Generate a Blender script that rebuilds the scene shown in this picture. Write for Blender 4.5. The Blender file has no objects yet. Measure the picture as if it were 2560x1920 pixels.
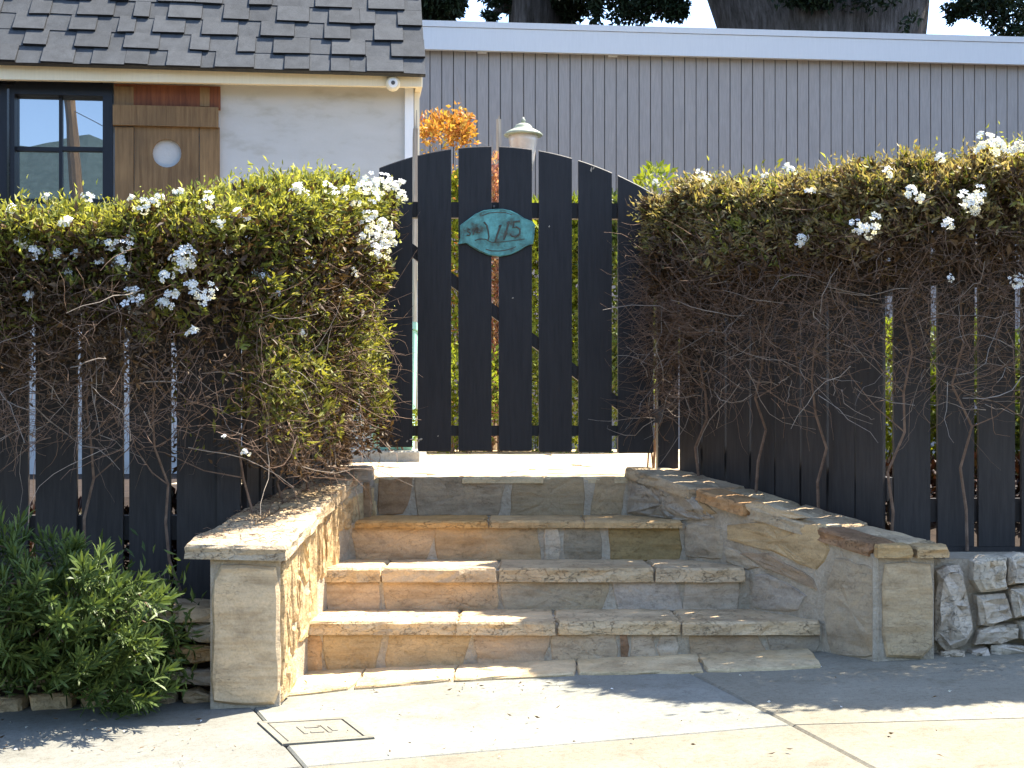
import bpy, bmesh, math, random
import numpy as np
from mathutils import Vector, Matrix

random.seed(7); RNG = np.random.default_rng(7)
SC = bpy.context.scene
COL = SC.collection
R = math.radians

# ------------------------------------------------------------ camera, sky, sun, exposure
F, CZ, VH = 3600.0, 0.881, 1060.0          # focal length in photo pixels, eye height, horizon row
cam_d = bpy.data.cameras.new('camera'); cam = bpy.data.objects.new('camera', cam_d); COL.objects.link(cam)
cam.location = (0, 0, CZ); cam.rotation_euler = (R(90), 0, 0)
cam_d.sensor_width = 36; cam_d.lens = 36 * F / 2560; cam_d.shift_y = (VH - 960) / 2560
cam_d.clip_start = 0.05; cam_d.clip_end = 600
SC.camera = cam

SUN_AZ, SUN_EL = R(56), R(61)               # azimuth to the right of straight ahead
w = bpy.data.worlds.new('World'); SC.world = w; w.use_nodes = True
nt = w.node_tree; nt.nodes.clear()
sky = nt.nodes.new('ShaderNodeTexSky'); sky.sky_type = 'NISHITA'; sky.sun_disc = False
sky.sun_elevation = SUN_EL; sky.sun_rotation = SUN_AZ; sky.air_density = 0.8; sky.dust_density = 0.6; sky.ozone_density = 1.0
bg = nt.nodes.new('ShaderNodeBackground'); bg.inputs[1].default_value = 0.15
wo = nt.nodes.new('ShaderNodeOutputWorld')
nt.links.new(sky.outputs[0], bg.inputs[0]); nt.links.new(bg.outputs[0], wo.inputs[0])
sun_d = bpy.data.lights.new('sun', 'SUN'); sun = bpy.data.objects.new('sun', sun_d); COL.objects.link(sun)
sun_d.energy = 4.6; sun_d.angle = R(0.5); sun_d.color = (1.0, 0.93, 0.80)
sdir = Vector((math.sin(SUN_AZ) * math.cos(SUN_EL), math.cos(SUN_AZ) * math.cos(SUN_EL), math.sin(SUN_EL)))
sun.rotation_euler = sdir.to_track_quat('Z', 'Y').to_euler()
sun.location = (8, 10, 20)
SC.view_settings.view_transform = 'Standard'; SC.view_settings.look = 'None'
SC.view_settings.gamma = 1.0; SC.view_settings.use_curve_mapping = False
SC.view_settings.exposure = 2.05

# ------------------------------------------------------------ measuring helpers
def W(u, v, y):
    return Vector(((u - 1280) / F * y, y, CZ + (VH - v) / F * y))
def on_plane(u, v, p0, n):
    d = Vector(((u - 1280) / F, 1.0, (VH - v) / F)); o = Vector((0, 0, CZ)); n = Vector(n)
    t = (Vector(p0) - o).dot(n) / d.dot(n)
    return o + d * t
GB, GC = 0.045, 0.03                         # the pavement climbs to the right and falls to the kerb
def gz(x, y): return GB * x + GC * (y - 5.26)
def on_ground(u, v):
    return on_plane(u, v, (0, 5.26, 0), (-GB, -GC, 1))

# ------------------------------------------------------------ object helpers
def tag(o, label=None, cat=None, group=None, kind=None):
    if label: o['label'] = label
    if cat: o['category'] = cat
    if group: o['group'] = group
    if kind: o['kind'] = kind
    return o
def thing(name, loc, label, cat, group=None):
    o = bpy.data.objects.new(name, None); COL.objects.link(o); o.location = loc
    o.empty_display_size = 0.1
    return tag(o, label, cat, group)
def link(name, me, mat, parent=None, color=None, loc=None):
    o = bpy.data.objects.new(name, me); COL.objects.link(o)
    if mat and not me.materials: me.materials.append(mat)
    if loc is not None: o.location = loc
    if parent is not None:
        o.parent = parent
        # everything is written in world metres: take the parent's place out again
        pl = Vector((0, 0, 0)); p = parent
        while p: pl += p.location; p = p.parent
        o.location = Vector(o.location) - pl
    if color: o.color = (*color, 1)
    return o
class MB:
    def __init__(s): s.v = []; s.f = []
    def poly(s, vs, fs):
        b = len(s.v); s.v += [tuple(p) for p in vs]; s.f += [tuple(i + b for i in f) for f in fs]; return s
    def box(s, x0, x1, y0, y1, z0, z1, fr=None):
        P = [(x, y, z) for x in (x0, x1) for y in (y0, y1) for z in (z0, z1)]
        if fr: P = [fr(*p) for p in P]
        return s.poly(P, [(0,1,3,2),(4,6,7,5),(0,4,5,1),(2,3,7,6),(0,2,6,4),(1,5,7,3)])
    def plate(s, pts, fr, d0, d1, ch=0.003):
        """outline in a plane, thickness d0..d1 along its normal, chamfered front rim"""
        n = len(pts); c = [sum(p[0] for p in pts) / n, sum(p[1] for p in pts) / n]
        def ins(p):
            dx, dy = p[0] - c[0], p[1] - c[1]; l = math.hypot(dx, dy) or 1
            return (p[0] - dx / l * ch * 1.3, p[1] - dy / l * ch * 1.3)
        a = [fr(p[0], p[1], d0) for p in pts]; b = [fr(p[0], p[1], d1 - ch) for p in pts]
        q = [fr(*ins(p), d1) for p in pts]
        fs = [tuple(range(n - 1, -1, -1)), tuple(range(2 * n, 3 * n))]
        for i in range(n):
            j = (i + 1) % n
            fs += [(i, j, n + j, n + i), (n + i, n + j, 2 * n + j, 2 * n + i)]
        return s.poly(a + b + q, fs)
    def tube(s, pts, r0, r1=None, k=6, cap=True):
        r1 = r0 if r1 is None else r1
        pts = [Vector(p) for p in pts]; n = len(pts); V = []
        for i, p in enumerate(pts):
            t = (pts[min(i + 1, n - 1)] - pts[max(i - 1, 0)]).normalized()
            a = t.orthogonal() if i == 0 else (A - t * A.dot(t))
            a.normalize(); A = a; b = t.cross(a)
            r = r0 + (r1 - r0) * i / max(1, n - 1)
            V += [p + (a * math.cos(2 * math.pi * j / k) + b * math.sin(2 * math.pi * j / k)) * r for j in range(k)]
        fs = [(i * k + j, i * k + (j + 1) % k, (i + 1) * k + (j + 1) % k, (i + 1) * k + j) for i in range(n - 1) for j in range(k)]
        if cap: fs += [tuple(range(k - 1, -1, -1)), tuple((n - 1) * k + j for j in range(k))]
        return s.poly(V, fs)
    def lathe(s, prof, c, k=20):
        V = [(c[0] + r * math.cos(2 * math.pi * j / k), c[1] + r * math.sin(2 * math.pi * j / k), c[2] + z) for r, z in prof for j in range(k)]
        n = len(prof)
        fs = [(i * k + j, i * k + (j + 1) % k, (i + 1) * k + (j + 1) % k, (i + 1) * k + j) for i in range(n - 1) for j in range(k)]
        fs += [tuple(range(k - 1, -1, -1)), tuple((n - 1) * k + j for j in range(k))]
        return s.poly(V, fs)
    def build(s, name, mat, parent=None, color=None, smooth=False):
        P = np.array([tuple(p) for p in s.v]); c = (P.min(0) + P.max(0)) / 2
        me = bpy.data.meshes.new(name); me.from_pydata((P - c).tolist(), [], s.f)
        bm = bmesh.new(); bm.from_mesh(me); bmesh.ops.recalc_face_normals(bm, faces=bm.faces); bm.to_mesh(me); bm.free()
        if smooth: me.shade_smooth()
        me.update()
        return link(name, me, mat, parent, color, Vector(c))
def np_mesh(name, V, T, smooth=False):
    me = bpy.data.meshes.new(name); n, m = len(V), len(T); k = T.shape[1]
    me.vertices.add(n); me.vertices.foreach_set('co', np.asarray(V, dtype=np.float32).ravel())
    me.loops.add(m * k); me.loops.foreach_set('vertex_index', np.asarray(T, dtype=np.int32).ravel())
    me.polygons.add(m); me.polygons.foreach_set('loop_start', np.arange(0, m * k, k, dtype=np.int32))
    me.polygons.foreach_set('loop_total', np.full(m, k, dtype=np.int32))
    if smooth: me.polygons.foreach_set('use_smooth', np.ones(m, dtype=bool))
    me.update(calc_edges=True)
    return me
def unit(a): return a / np.maximum(np.linalg.norm(a, axis=1, keepdims=True), 1e-9)
def leaves_mesh(name, P, D, L, Wd, fold=0.25):
    """folded kite leaves: base P, direction D, length L, width Wd"""
    n = len(P); D = unit(D); rnd = RNG.normal(size=(n, 3)); S = unit(np.cross(D, rnd)); N = np.cross(S, D)
    L = np.asarray(L).reshape(-1, 1) * np.ones((n, 1)); Wd = np.asarray(Wd).reshape(-1, 1) * np.ones((n, 1))
    mid = P + D * L * 0.45
    V = np.stack([P, mid + S * Wd * .5 + N * Wd * fold, P + D * L - N * L * .12, mid - S * Wd * .5 + N * Wd * fold], 1).reshape(-1, 3)
    b = np.arange(n)[:, None] * 4
    T = np.concatenate([b + np.array([[0, 1, 2]]), b + np.array([[0, 2, 3]])], 0)
    return np_mesh(name, V, T)
def tubes_mesh(name, paths, radii, k=3):
    """many thin stems at once: paths (n,m,3), radii (n,m)"""
    n, m, _ = paths.shape
    T = np.gradient(paths, axis=1); T = T / np.maximum(np.linalg.norm(T, axis=2, keepdims=True), 1e-9)
    ref = np.broadcast_to(unit(RNG.normal(size=(n, 3)))[:, None, :], T.shape)
    A = np.cross(T, ref); A /= np.maximum(np.linalg.norm(A, axis=2, keepdims=True), 1e-9); B = np.cross(T, A)
    V = np.stack([paths + (A * math.cos(2 * math.pi * j / k) + B * math.sin(2 * math.pi * j / k)) * radii[..., None] for j in range(k)], 2)
    idx = np.arange(n * m * k).reshape(n, m, k)
    q = np.stack([idx[:, :-1], np.roll(idx[:, :-1], -1, 2), np.roll(idx[:, 1:], -1, 2), idx[:, 1:]], -1).reshape(-1, 4)
    return np_mesh(name, V.reshape(-1, 3), q, True)
def nz(p, f=1.0, seed=0.0):
    """cheap smooth noise, about -1..1"""
    x, y, z = p[..., 0] * f + seed, p[..., 1] * f + seed * 1.7, p[..., 2] * f - seed
    return (np.sin(1.7 * x + 2.1 * np.sin(1.3 * y + .7 * z)) + np.sin(2.3 * y - 1.9 * np.sin(1.1 * z + .5 * x)) + np.sin(1.9 * z + 1.7 * np.sin(1.6 * x - .9 * y))) / 2.2
def centred(me, name, mat, parent, kind='stuff'):
    n = len(me.vertices); P = np.empty(n * 3, dtype=np.float32); me.vertices.foreach_get('co', P); P = P.reshape(-1, 3)
    c = (P.min(0) + P.max(0)) / 2; me.vertices.foreach_set('co', (P - c).ravel()); me.update()
    o = link(name, me, mat, parent, None, Vector([float(a) for a in c]))
    if kind: o['kind'] = kind
    return o

# ------------------------------------------------------------ materials
class NT:
    def __init__(s, name):
        s.m = bpy.data.materials.new(name); s.m.use_nodes = True; s.t = s.m.node_tree; s.t.nodes.clear()
        s.out = s.n('ShaderNodeOutputMaterial')
    def n(s, typ, **kw):
        x = s.t.nodes.new(typ)
        for k, v in kw.items(): setattr(x, k, v)
        return x
    def l(s, a, b): s.t.links.new(a, b)
    def noise(s, scale, detail=5, rough=.6, vec=None, dim=None):
        x = s.n('ShaderNodeTexNoise'); x.inputs['Scale'].default_value = scale; x.inputs['Detail'].default_value = detail
        x.inputs['Roughness'].default_value = rough
        if vec is not None: s.l(vec, x.inputs['Vector'])
        return x.outputs['Fac']
    def ramp(s, fac, stops, interp='LINEAR'):
        x = s.n('ShaderNodeValToRGB'); cr = x.color_ramp; cr.interpolation = interp
        while len(cr.elements) < len(stops): cr.elements.new(.5)
        for e, (p, c) in zip(cr.elements, stops):
            e.position = p; e.color = (*c, 1) if len(c) == 3 else c
        s.l(fac, x.inputs[0]); return x.outputs['Color']
    def mix(s, a, b, fac=.5, mode='MIX'):
        x = s.n('ShaderNodeMix', data_type='RGBA', blend_type=mode); x.clamp_factor = True
        for v, i in ((a, 6), (b, 7), (fac, 0)):
            if hasattr(v, 'links'): s.l(v, x.inputs[i])
            elif i == 0: x.inputs[0].default_value = v
            else: x.inputs[i].default_value = (*v, 1)
        return x.outputs[2]
    def math(s, op, a, b=None):
        x = s.n('ShaderNodeMath', operation=op)
        for i, v in enumerate((a, b)):
            if v is None: continue
            if hasattr(v, 'links'): s.l(v, x.inputs[i])
            else: x.inputs[i].default_value = v
        return x.outputs[0]
    def coords(s, scale=(1, 1, 1), random_shift=True, world=False):
        if world:
            base = s.n('ShaderNodeNewGeometry').outputs['Position']
        else:
            base = s.n('ShaderNodeTexCoord').outputs['Object']
        mp = s.n('ShaderNodeMapping'); mp.inputs['Scale'].default_value = scale; s.l(base, mp.inputs['Vector'])
        if random_shift and not world:
            oi = s.n('ShaderNodeObjectInfo'); ml = s.n('ShaderNodeVectorMath', operation='SCALE')
            ml.inputs[0].default_value = (37, 53, 71); s.l(oi.outputs['Random'], ml.inputs['Scale'])
            s.l(ml.outputs[0], mp.inputs['Location'])
        return mp.outputs[0]
    def pbr(s, color, rough=.8, bump=None, strength=.3, dist=.01, spec=.3, metal=0):
        p = s.n('ShaderNodeBsdfPrincipled')
        if hasattr(color, 'links'): s.l(color, p.inputs['Base Color'])
        else: p.inputs['Base Color'].default_value = (*color, 1)
        if hasattr(rough, 'links'): s.l(rough, p.inputs['Roughness'])
        else: p.inputs['Roughness'].default_value = rough
        p.inputs['Specular IOR Level'].default_value = spec; p.inputs['Metallic'].default_value = metal
        if bump is not None:
            b = s.n('ShaderNodeBump'); b.inputs['Strength'].default_value = strength; b.inputs['Distance'].default_value = dist
            s.l(bump, b.inputs['Height']); s.l(b.outputs[0], p.inputs['Normal'])
        s.l(p.outputs[0], s.out.inputs[0]); return s.m
def obj_color(t): return t.n('ShaderNodeObjectInfo').outputs['Color']

def mat_stone(name, rough_scale=1.0, stain=.75):
    t = NT(name); c = t.coords((1, 1, 2.2)); c2 = t.coords((1, 1, 1))
    n1 = t.noise(7, 6, .65, c); n2 = t.noise(38, 6, .7, c2); n3 = t.noise(3.2, 4, .6, c2); n4 = t.noise(140, 3, .6, c2)
    warm = t.mix(obj_color(t), (.36, .25, .13), t.math('MULTIPLY', t.ramp(n3, [(.5, (0, 0, 0)), (.8, (1, 1, 1))]), .4))
    var = t.mix(warm, t.ramp(n1, [(.25, (.62, .60, .58)), (.5, (1, 1, 1)), (.75, (1.18, 1.12, 1.02))]), 1.0, 'MULTIPLY')
    st = t.ramp(n2, [(.28, (.50, .47, .43)), (.44, (1, 1, 1))])
    var = t.mix(var, st, stain * .5, 'MULTIPLY')
    var = t.mix(var, t.ramp(n4, [(.3, (.80, .80, .80)), (.6, (1.05, 1.05, 1.05))]), .6, 'MULTIPLY')
    vo = t.n('ShaderNodeTexVoronoi', feature='DISTANCE_TO_EDGE'); vo.inputs['Scale'].default_value = 5.5
    sh_ = t.n('ShaderNodeVectorMath', operation='ADD'); ns_ = t.n('ShaderNodeTexNoise'); ns_.inputs['Scale'].default_value = 6; ns_.inputs['Detail'].default_value = 5
    t.l(t.coords((1.2, 1.2, 2.6)), ns_.inputs['Vector']); t.l(t.coords((1, 1, 2.0)), sh_.inputs[0]); t.l(ns_.outputs['Color'], sh_.inputs[1]); t.l(sh_.outputs[0], vo.inputs['Vector'])
    ck = t.math('MULTIPLY', t.ramp(vo.outputs['Distance'], [(.0, (1, 1, 1)), (.022, (0, 0, 0))]), t.ramp(n3, [(.40, (0, 0, 0)), (.58, (1, 1, 1))]))
    var = t.mix(var, (.07, .055, .04), t.math('MULTIPLY', ck, .42))
    bandn = t.noise(2.2, 4, .6, t.coords((1.5, 1.5, 14)))
    var = t.mix(var, t.ramp(bandn, [(.35, (.80, .74, .66)), (.5, (1, 1, 1)), (.68, (1.12, 1.10, 1.08))]), .8, 'MULTIPLY')
    h = t.math('ADD', t.math('MULTIPLY', n1, 1.2), t.math('MULTIPLY', n2, .8)); h = t.math('SUBTRACT', h, ck)
    h = t.math('ADD', h, t.math('MULTIPLY', n4, .18))
    return t.pbr(var, .88, h, .55 * rough_scale, .012, .2)
def mat_mortar():
    t = NT('mortar'); c = t.coords(world=True); n1 = t.noise(9, 5, .6, c); n2 = t.noise(90, 4, .7, c)
    col = t.ramp(n1, [(.3, (.36, .29, .20)), (.5, (.47, .39, .285)), (.7, (.57, .485, .365))])
    col = t.mix(col, t.ramp(n2, [(.3, (.7, .7, .7)), (.6, (1.05, 1.05, 1.05))]), .7, 'MULTIPLY')
    return t.pbr(col, .95, t.math('ADD', n2, t.math('MULTIPLY', n1, 2.0)), .8, .014, .15)
def mat_concrete():
    t = NT('pavement_concrete'); c = t.coords(world=True); n1 = t.noise(2.2, 5, .6, c); n2 = t.noise(55, 4, .7, c); n3 = t.noise(260, 2, .6, c)
    n0 = t.noise(.9, 6, .62, c); n5 = t.noise(7, 6, .7, c)
    col = t.mix(obj_color(t), t.ramp(n1, [(.3, (.80, .79, .77)), (.6, (1.06, 1.06, 1.06))]), 1, 'MULTIPLY')
    col = t.mix(col, t.ramp(n0, [(.36, (.84, .84, .84)), (.52, (1.02, 1.02, 1.02))]), .7, 'MULTIPLY')
    col = t.mix(col, t.ramp(n5, [(.34, (.72, .69, .63)), (.46, (1, 1, 1))]), .55, 'MULTIPLY')
    vo = t.n('ShaderNodeTexVoronoi', feature='DISTANCE_TO_EDGE'); vo.inputs['Scale'].default_value = .75
    ad = t.n('ShaderNodeVectorMath', operation='ADD'); nn = t.n('ShaderNodeTexNoise'); nn.inputs['Scale'].default_value = 2.2; nn.inputs['Detail'].default_value = 7; nn.inputs['Roughness'].default_value = .62
    t.l(c, nn.inputs['Vector']); t.l(c, ad.inputs[0]); t.l(nn.outputs['Color'], ad.inputs[1]); t.l(ad.outputs[0], vo.inputs['Vector'])
    ck = t.math('MULTIPLY', t.ramp(vo.outputs['Distance'], [(.0, (1, 1, 1)), (.0045, (0, 0, 0))]), t.ramp(n1, [(.48, (0, 0, 0)), (.56, (1, 1, 1))]))
    col = t.mix(col, (.05, .045, .035), t.math('MULTIPLY', ck, .6))
    col = t.mix(col, t.ramp(n2, [(.33, (.78, .76, .72)), (.5, (1, 1, 1)), (.72, (1.10, 1.10, 1.08))]), .8, 'MULTIPLY')
    col = t.mix(col, t.ramp(n3, [(.32, (.55, .53, .48)), (.45, (1, 1, 1))]), .7, 'MULTIPLY')
    return t.pbr(col, .9, t.math('ADD', t.math('MULTIPLY', n2, .7), t.math('MULTIPLY', n3, .6)), .4, .004, .2)
def mat_paint(name, col, rough=.6, grain=.25, var=.25, spec=.3, dust=None):
    t = NT(name); c = t.coords((9, 9, .7)); n = t.noise(9, 5, .65, c); n2 = t.noise(5, 4, .6, t.coords((1, 1, .5)))
    lo = tuple(x * (1 - var) for x in col); hi = tuple(x * (1 + var) for x in col)
    cc = t.ramp(n, [(.3, lo), (.7, hi)])
    if dust: cc = t.mix(cc, dust, t.math('MULTIPLY', t.ramp(n2, [(.5, (0, 0, 0)), (.8, (1, 1, 1))]), .5))
    return t.pbr(cc, rough, n, grain, .004, spec)
def mat_leaf(name, cols, trans=.35, rough=.55):
    t = NT(name); g = t.n('ShaderNodeNewGeometry'); k = len(cols)
    col = t.ramp(g.outputs['Random Per Island'], [(i / max(1, k - 1), c) for i, c in enumerate(cols)])
    p = t.n('ShaderNodeBsdfPrincipled'); p.inputs['Roughness'].default_value = rough; p.inputs['Specular IOR Level'].default_value = .25
    t.l(col, p.inputs['Base Color'])
    tr = t.n('ShaderNodeBsdfTranslucent'); t.l(t.mix(col, (1.0, .95, .45), 1, 'MULTIPLY'), tr.inputs[0])
    mx = t.n('ShaderNodeMixShader'); mx.inputs[0].default_value = trans
    t.l(p.outputs[0], mx.inputs[1]); t.l(tr.outputs[0], mx.inputs[2]); t.l(mx.outputs[0], t.out.inputs[0])
    return t.m
def mat_simple(name, a, b, scale=20, rough=.8, bump=.3, spec=.25, stretch=(1, 1, 1)):
    t = NT(name); c = t.coords(stretch); n = t.noise(scale, 6, .65, c)
    return t.pbr(t.ramp(n, [(.3, a), (.7, b)]), rough, n, bump, .01, spec)
def mat_shingle():
    t = NT('asphalt_shingle'); c = t.coords((1, 1, 1)); n = t.noise(14, 5, .6, t.coords((1, 1, .5))); n2 = t.noise(420, 2, .6, c)
    oi = t.n('ShaderNodeObjectInfo')
    base = t.ramp(oi.outputs['Random'], [(0, (.054, .057, .061)), (.5, (.061, .065, .070)), (1, (.070, .074, .079))])
    col = t.mix(base, t.ramp(n, [(.3, (.8, .8, .8)), (.7, (1.15, 1.15, 1.15))]), 1, 'MULTIPLY')
    col = t.mix(col, t.ramp(n2, [(.35, (.5, .5, .5)), (.65, (1.4, 1.4, 1.4))]), .8, 'MULTIPLY')
    return t.pbr(col, .95, n2, .5, .004, .15)
def mat_stucco():
    t = NT('white_stucco'); c = t.coords(world=True); n = t.noise(60, 4, .6, c); n2 = t.noise(3.5, 5, .6, t.coords((1, 1, 2.5), world=True))
    col = t.ramp(n2, [(.3, (.41, .39, .35)), (.46, (.49, .48, .455)), (.7, (.52, .51, .49))])
    return t.pbr(col, .9, t.math('ADD', n, n2), .25, .006, .2)
def mat_wood(name, a, b, c3):
    t = NT(name); c = t.coords((14, 14, .8)); n = t.noise(4, 7, .7, c); n2 = t.noise(2.5, 4, .6, t.coords((1, 1, .6)))
    col = t.ramp(n, [(.25, a), (.5, b), (.75, c3)])
    col = t.mix(col, t.ramp(n2, [(.3, (.65, .62, .6)), (.7, (1.2, 1.12, 1.0))]), 1, 'MULTIPLY')
    return t.pbr(col, .7, n, .35, .006, .25)
def mat_glass_dark():
    t = NT('window_glass'); p = t.n('ShaderNodeBsdfPrincipled'); p.inputs['Base Color'].default_value = (.015, .018, .022, 1)
    p.inputs['Roughness'].default_value = .3
    g = t.n('ShaderNodeBsdfGlossy'); g.inputs['Roughness'].default_value = 0.0; g.inputs['Color'].default_value = (.9, .95, 1, 1)
    n = t.noise(1.3, 2, .4, t.coords()); b = t.n('ShaderNodeBump'); b.inputs['Strength'].default_value = .04; b.inputs['Distance'].default_value = .02
    t.l(n, b.inputs['Height']); t.l(b.outputs[0], g.inputs['Normal'])
    mx = t.n('ShaderNodeMixShader'); mx.inputs[0].default_value = .27
    t.l(p.outputs[0], mx.inputs[1]); t.l(g.outputs[0], mx.inputs[2]); t.l(mx.outputs[0], t.out.inputs[0]); return t.m
def mat_verdigris():
    t = NT('verdigris'); c = t.coords(); n = t.noise(14, 5, .6, c); n2 = t.noise(60, 4, .6, c)
    col = t.ramp(n, [(.36, (.085, .085, .062)), (.45, (.10, .23, .20)), (.62, (.15, .40, .36)), (.8, (.2, .5, .45))])
    col = t.mix(col, t.ramp(n2, [(.3, (.75, .75, .75)), (.6, (1.05, 1.05, 1.05))]), .8, 'MULTIPLY')
    return t.pbr(col, .75, t.math('ADD', n, n2), .5, .004, .3)
def mat_bark():
    t = NT('bark'); c = t.coords((5, 5, .7), False); n = t.noise(3, 8, .7, c)
    return t.pbr(t.ramp(n, [(.3, (.03, .025, .02)), (.5, (.10, .085, .075)), (.7, (.19, .165, .15))]), .95, n, 1.0, .08, .1)

M = dict(
    stone=mat_stone('sandstone'), rough=mat_stone('rough_stone', 1.6, .9), mortar=mat_mortar(), concrete=mat_concrete(),
    black=mat_paint('black_fence_paint', (.036, .0305, .028), .6, .2, .3, .3, (.055, .048, .043)),
    gate=mat_paint('gate_paint', (.020, .0175, .0178), .55, .2, .3, .3, (.034, .030, .030)),
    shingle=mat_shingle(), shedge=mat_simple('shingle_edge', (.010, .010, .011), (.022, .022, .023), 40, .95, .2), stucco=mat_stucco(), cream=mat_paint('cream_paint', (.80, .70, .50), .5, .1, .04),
    white=mat_paint('white_paint', (.80, .80, .80), .5, .1, .04), bluewhite=mat_paint('fascia_paint', (.60, .595, .585), .5, .05, .03),
    gray=mat_paint('gray_siding_paint', (.315, .283, .258), .7, .3, .12, .3, (.25, .225, .205)), groove=mat_simple('groove', (.03, .028, .026), (.06, .055, .05)),
    winframe=mat_paint('window_frame_paint', (.010, .011, .016), .4, .1, .2), glass=mat_glass_dark(),
    wood=mat_wood('weathered_wood', (.13, .075, .035), (.22, .14, .07), (.31, .20, .10)), redwood=mat_wood('red_wood', (.10, .035, .018), (.17, .06, .03), (.25, .10, .045)),
    greywood=mat_wood('grey_wood', (.25, .21, .17), (.42, .37, .31), (.58, .54, .48)),
    verd=mat_verdigris(), bronze=mat_simple('dark_bronze', (.055, .05, .036), (.11, .095, .07), 60, .6, .3, .4),
    lampmetal=mat_simple('lamp_metal', (.20, .23, .17), (.36, .38, .29), 12, .6, .2, .4),
    lampglass=mat_simple('lamp_glass', (.45, .38, .32), (.60, .53, .46), 8, .25, .05, .5),
    bin=mat_simple('bin_plastic', (.25, .50, .40), (.30, .56, .46), 5, .4, .02, .4),
    soil=mat_simple('soil', (.012, .008, .006), (.04, .026, .018), 18, .95, .8), asphalt=mat_simple('asphalt', (.04, .04, .04), (.07, .07, .068), 60, .95, .5),
    bark=mat_bark(), twig=mat_simple('twig', (.11, .066, .042), (.25, .165, .115), 30, .85, .2),
    palet=mat_simple('pale_twig', (.22, .17, .13), (.40, .34, .28), 30, .85, .2),
    leaf_l=mat_leaf('hedge_leaf', [(.08, .09, .02), (.16, .17, .035), (.30, .30, .06), (.20, .21, .04), (.38, .35, .10)], .42),
    leaf_r=mat_leaf('hedge_leaf_dull', [(.15, .115, .05), (.28, .22, .095), (.42, .33, .17), (.27, .25, .075), (.50, .39, .23)], .38),
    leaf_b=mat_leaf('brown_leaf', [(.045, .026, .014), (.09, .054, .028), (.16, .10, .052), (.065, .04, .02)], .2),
    petal=mat_leaf('petal', [(.88, .88, .88), (.93, .92, .91), (.86, .84, .87)], .3, .6),
    shrub=mat_leaf('shrub_leaf', [(.038, .062, .016), (.075, .115, .028), (.16, .21, .055), (.06, .095, .022)], .3, .45),
    lime=mat_leaf('lime_leaf', [(.16, .22, .02), (.30, .34, .04), (.22, .26, .03)], .4), mid=mat_leaf('mid_leaf', [(.06, .09, .02), (.12, .16, .03), (.20, .22, .05)], .35),
    orange=mat_leaf('orange_leaf', [(.50, .22, .04), (.58, .36, .09), (.46, .15, .05), (.48, .42, .09)], .4),
    pink=mat_leaf('pink_leaf', [(.5, .2, .16), (.62, .35, .25), (.45, .30, .16)], .4),
    darkred=mat_leaf('dark_red_leaf', [(.02, .008, .006), (.05, .018, .012), (.035, .03, .012)], .15),
    sun_leaf=mat_leaf('sunlit_leaf', [(.38, .40, .08), (.48, .46, .13), (.31, .35, .07)], .5),  # lime tone puts sunlight into the leaf colour of the hedge tops
    conifer=mat_leaf('conifer_leaf', [(.008, .017, .008), (.018, .032, .012), (.03, .045, .016)], .12),
    hill=mat_simple('hill_cover', (.03, .05, .05), (.06, .09, .09), 3, .95, .3),
    metal=mat_simple('iron', (.05, .05, .05), (.1, .1, .1), 30, .5, .2, .5), lens=mat_simple('dark_lens', (.01, .01, .01), (.02, .02, .02), 5, .1, 0, .5),
)

# ------------------------------------------------------------ polygon helpers
def clip(poly, px, py, nx, ny):
    out = []
    for i in range(len(poly)):
        a, b = poly[i], poly[(i + 1) % len(poly)]
        da = (a[0] - px) * nx + (a[1] - py) * ny; db = (b[0] - px) * nx + (b[1] - py) * ny
        if da <= 0: out.append(a)
        if (da < 0 < db) or (db < 0 < da):
            t = da / (da - db); out.append((a[0] + (b[0] - a[0]) * t, a[1] + (b[1] - a[1]) * t))
    return out
def voronoi(pts, bound, sy=1.0):
    """cells of the points inside the outline; sy > 1 squeezes the cells in the second direction"""
    P = [(p[0], p[1] * sy) for p in pts]; B = [(b[0], b[1] * sy) for b in bound]; cells = []
    for i, p in enumerate(P):
        c = B
        for j, q in enumerate(P):
            if i != j and c: c = clip(c, (p[0] + q[0]) / 2, (p[1] + q[1]) / 2, q[0] - p[0], q[1] - p[1])
        if len(c) >= 3: cells.append([(x, y / sy) for x, y in c])
    return cells
def shrink(poly, d):
    """move every edge inwards by d (convex outlines)"""
    A = sum(poly[i][0] * poly[(i + 1) % len(poly)][1] - poly[(i + 1) % len(poly)][0] * poly[i][1] for i in range(len(poly)))
    if A < 0: poly = poly[::-1]
    c = poly
    for i in range(len(poly)):
        a, b = poly[i], poly[(i + 1) % len(poly)]; dx, dy = b[0] - a[0], b[1] - a[1]; l = math.hypot(dx, dy)
        if l < 1e-6: continue
        nx, ny = dy / l, -dx / l
        c = clip(c, a[0] - nx * d, a[1] - ny * d, nx, ny)
        if len(c) < 3: return []
    return c
def outline(poly, step, jit, rnd=1):
    pts = []
    for i in range(len(poly)):
        a, b = poly[i], poly[(i + 1) % len(poly)]; l = math.hypot(b[0] - a[0], b[1] - a[1]); k = max(1, min(11, int(l / step)))
        for j in range(k): pts.append((a[0] + (b[0] - a[0]) * j / k, a[1] + (b[1] - a[1]) * j / k))
    for _ in range(rnd):
        q = []
        for i in range(len(pts)):
            a, b, c = pts[i - 1], pts[i], pts[(i + 1) % len(pts)]
            q.append((b[0] * .8 + (a[0] + c[0]) * .1, b[1] * .8 + (a[1] + c[1]) * .1))
        pts = q
    return [(x + random.uniform(-jit, jit), y + random.uniform(-jit, jit)) for x, y in pts]
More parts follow.
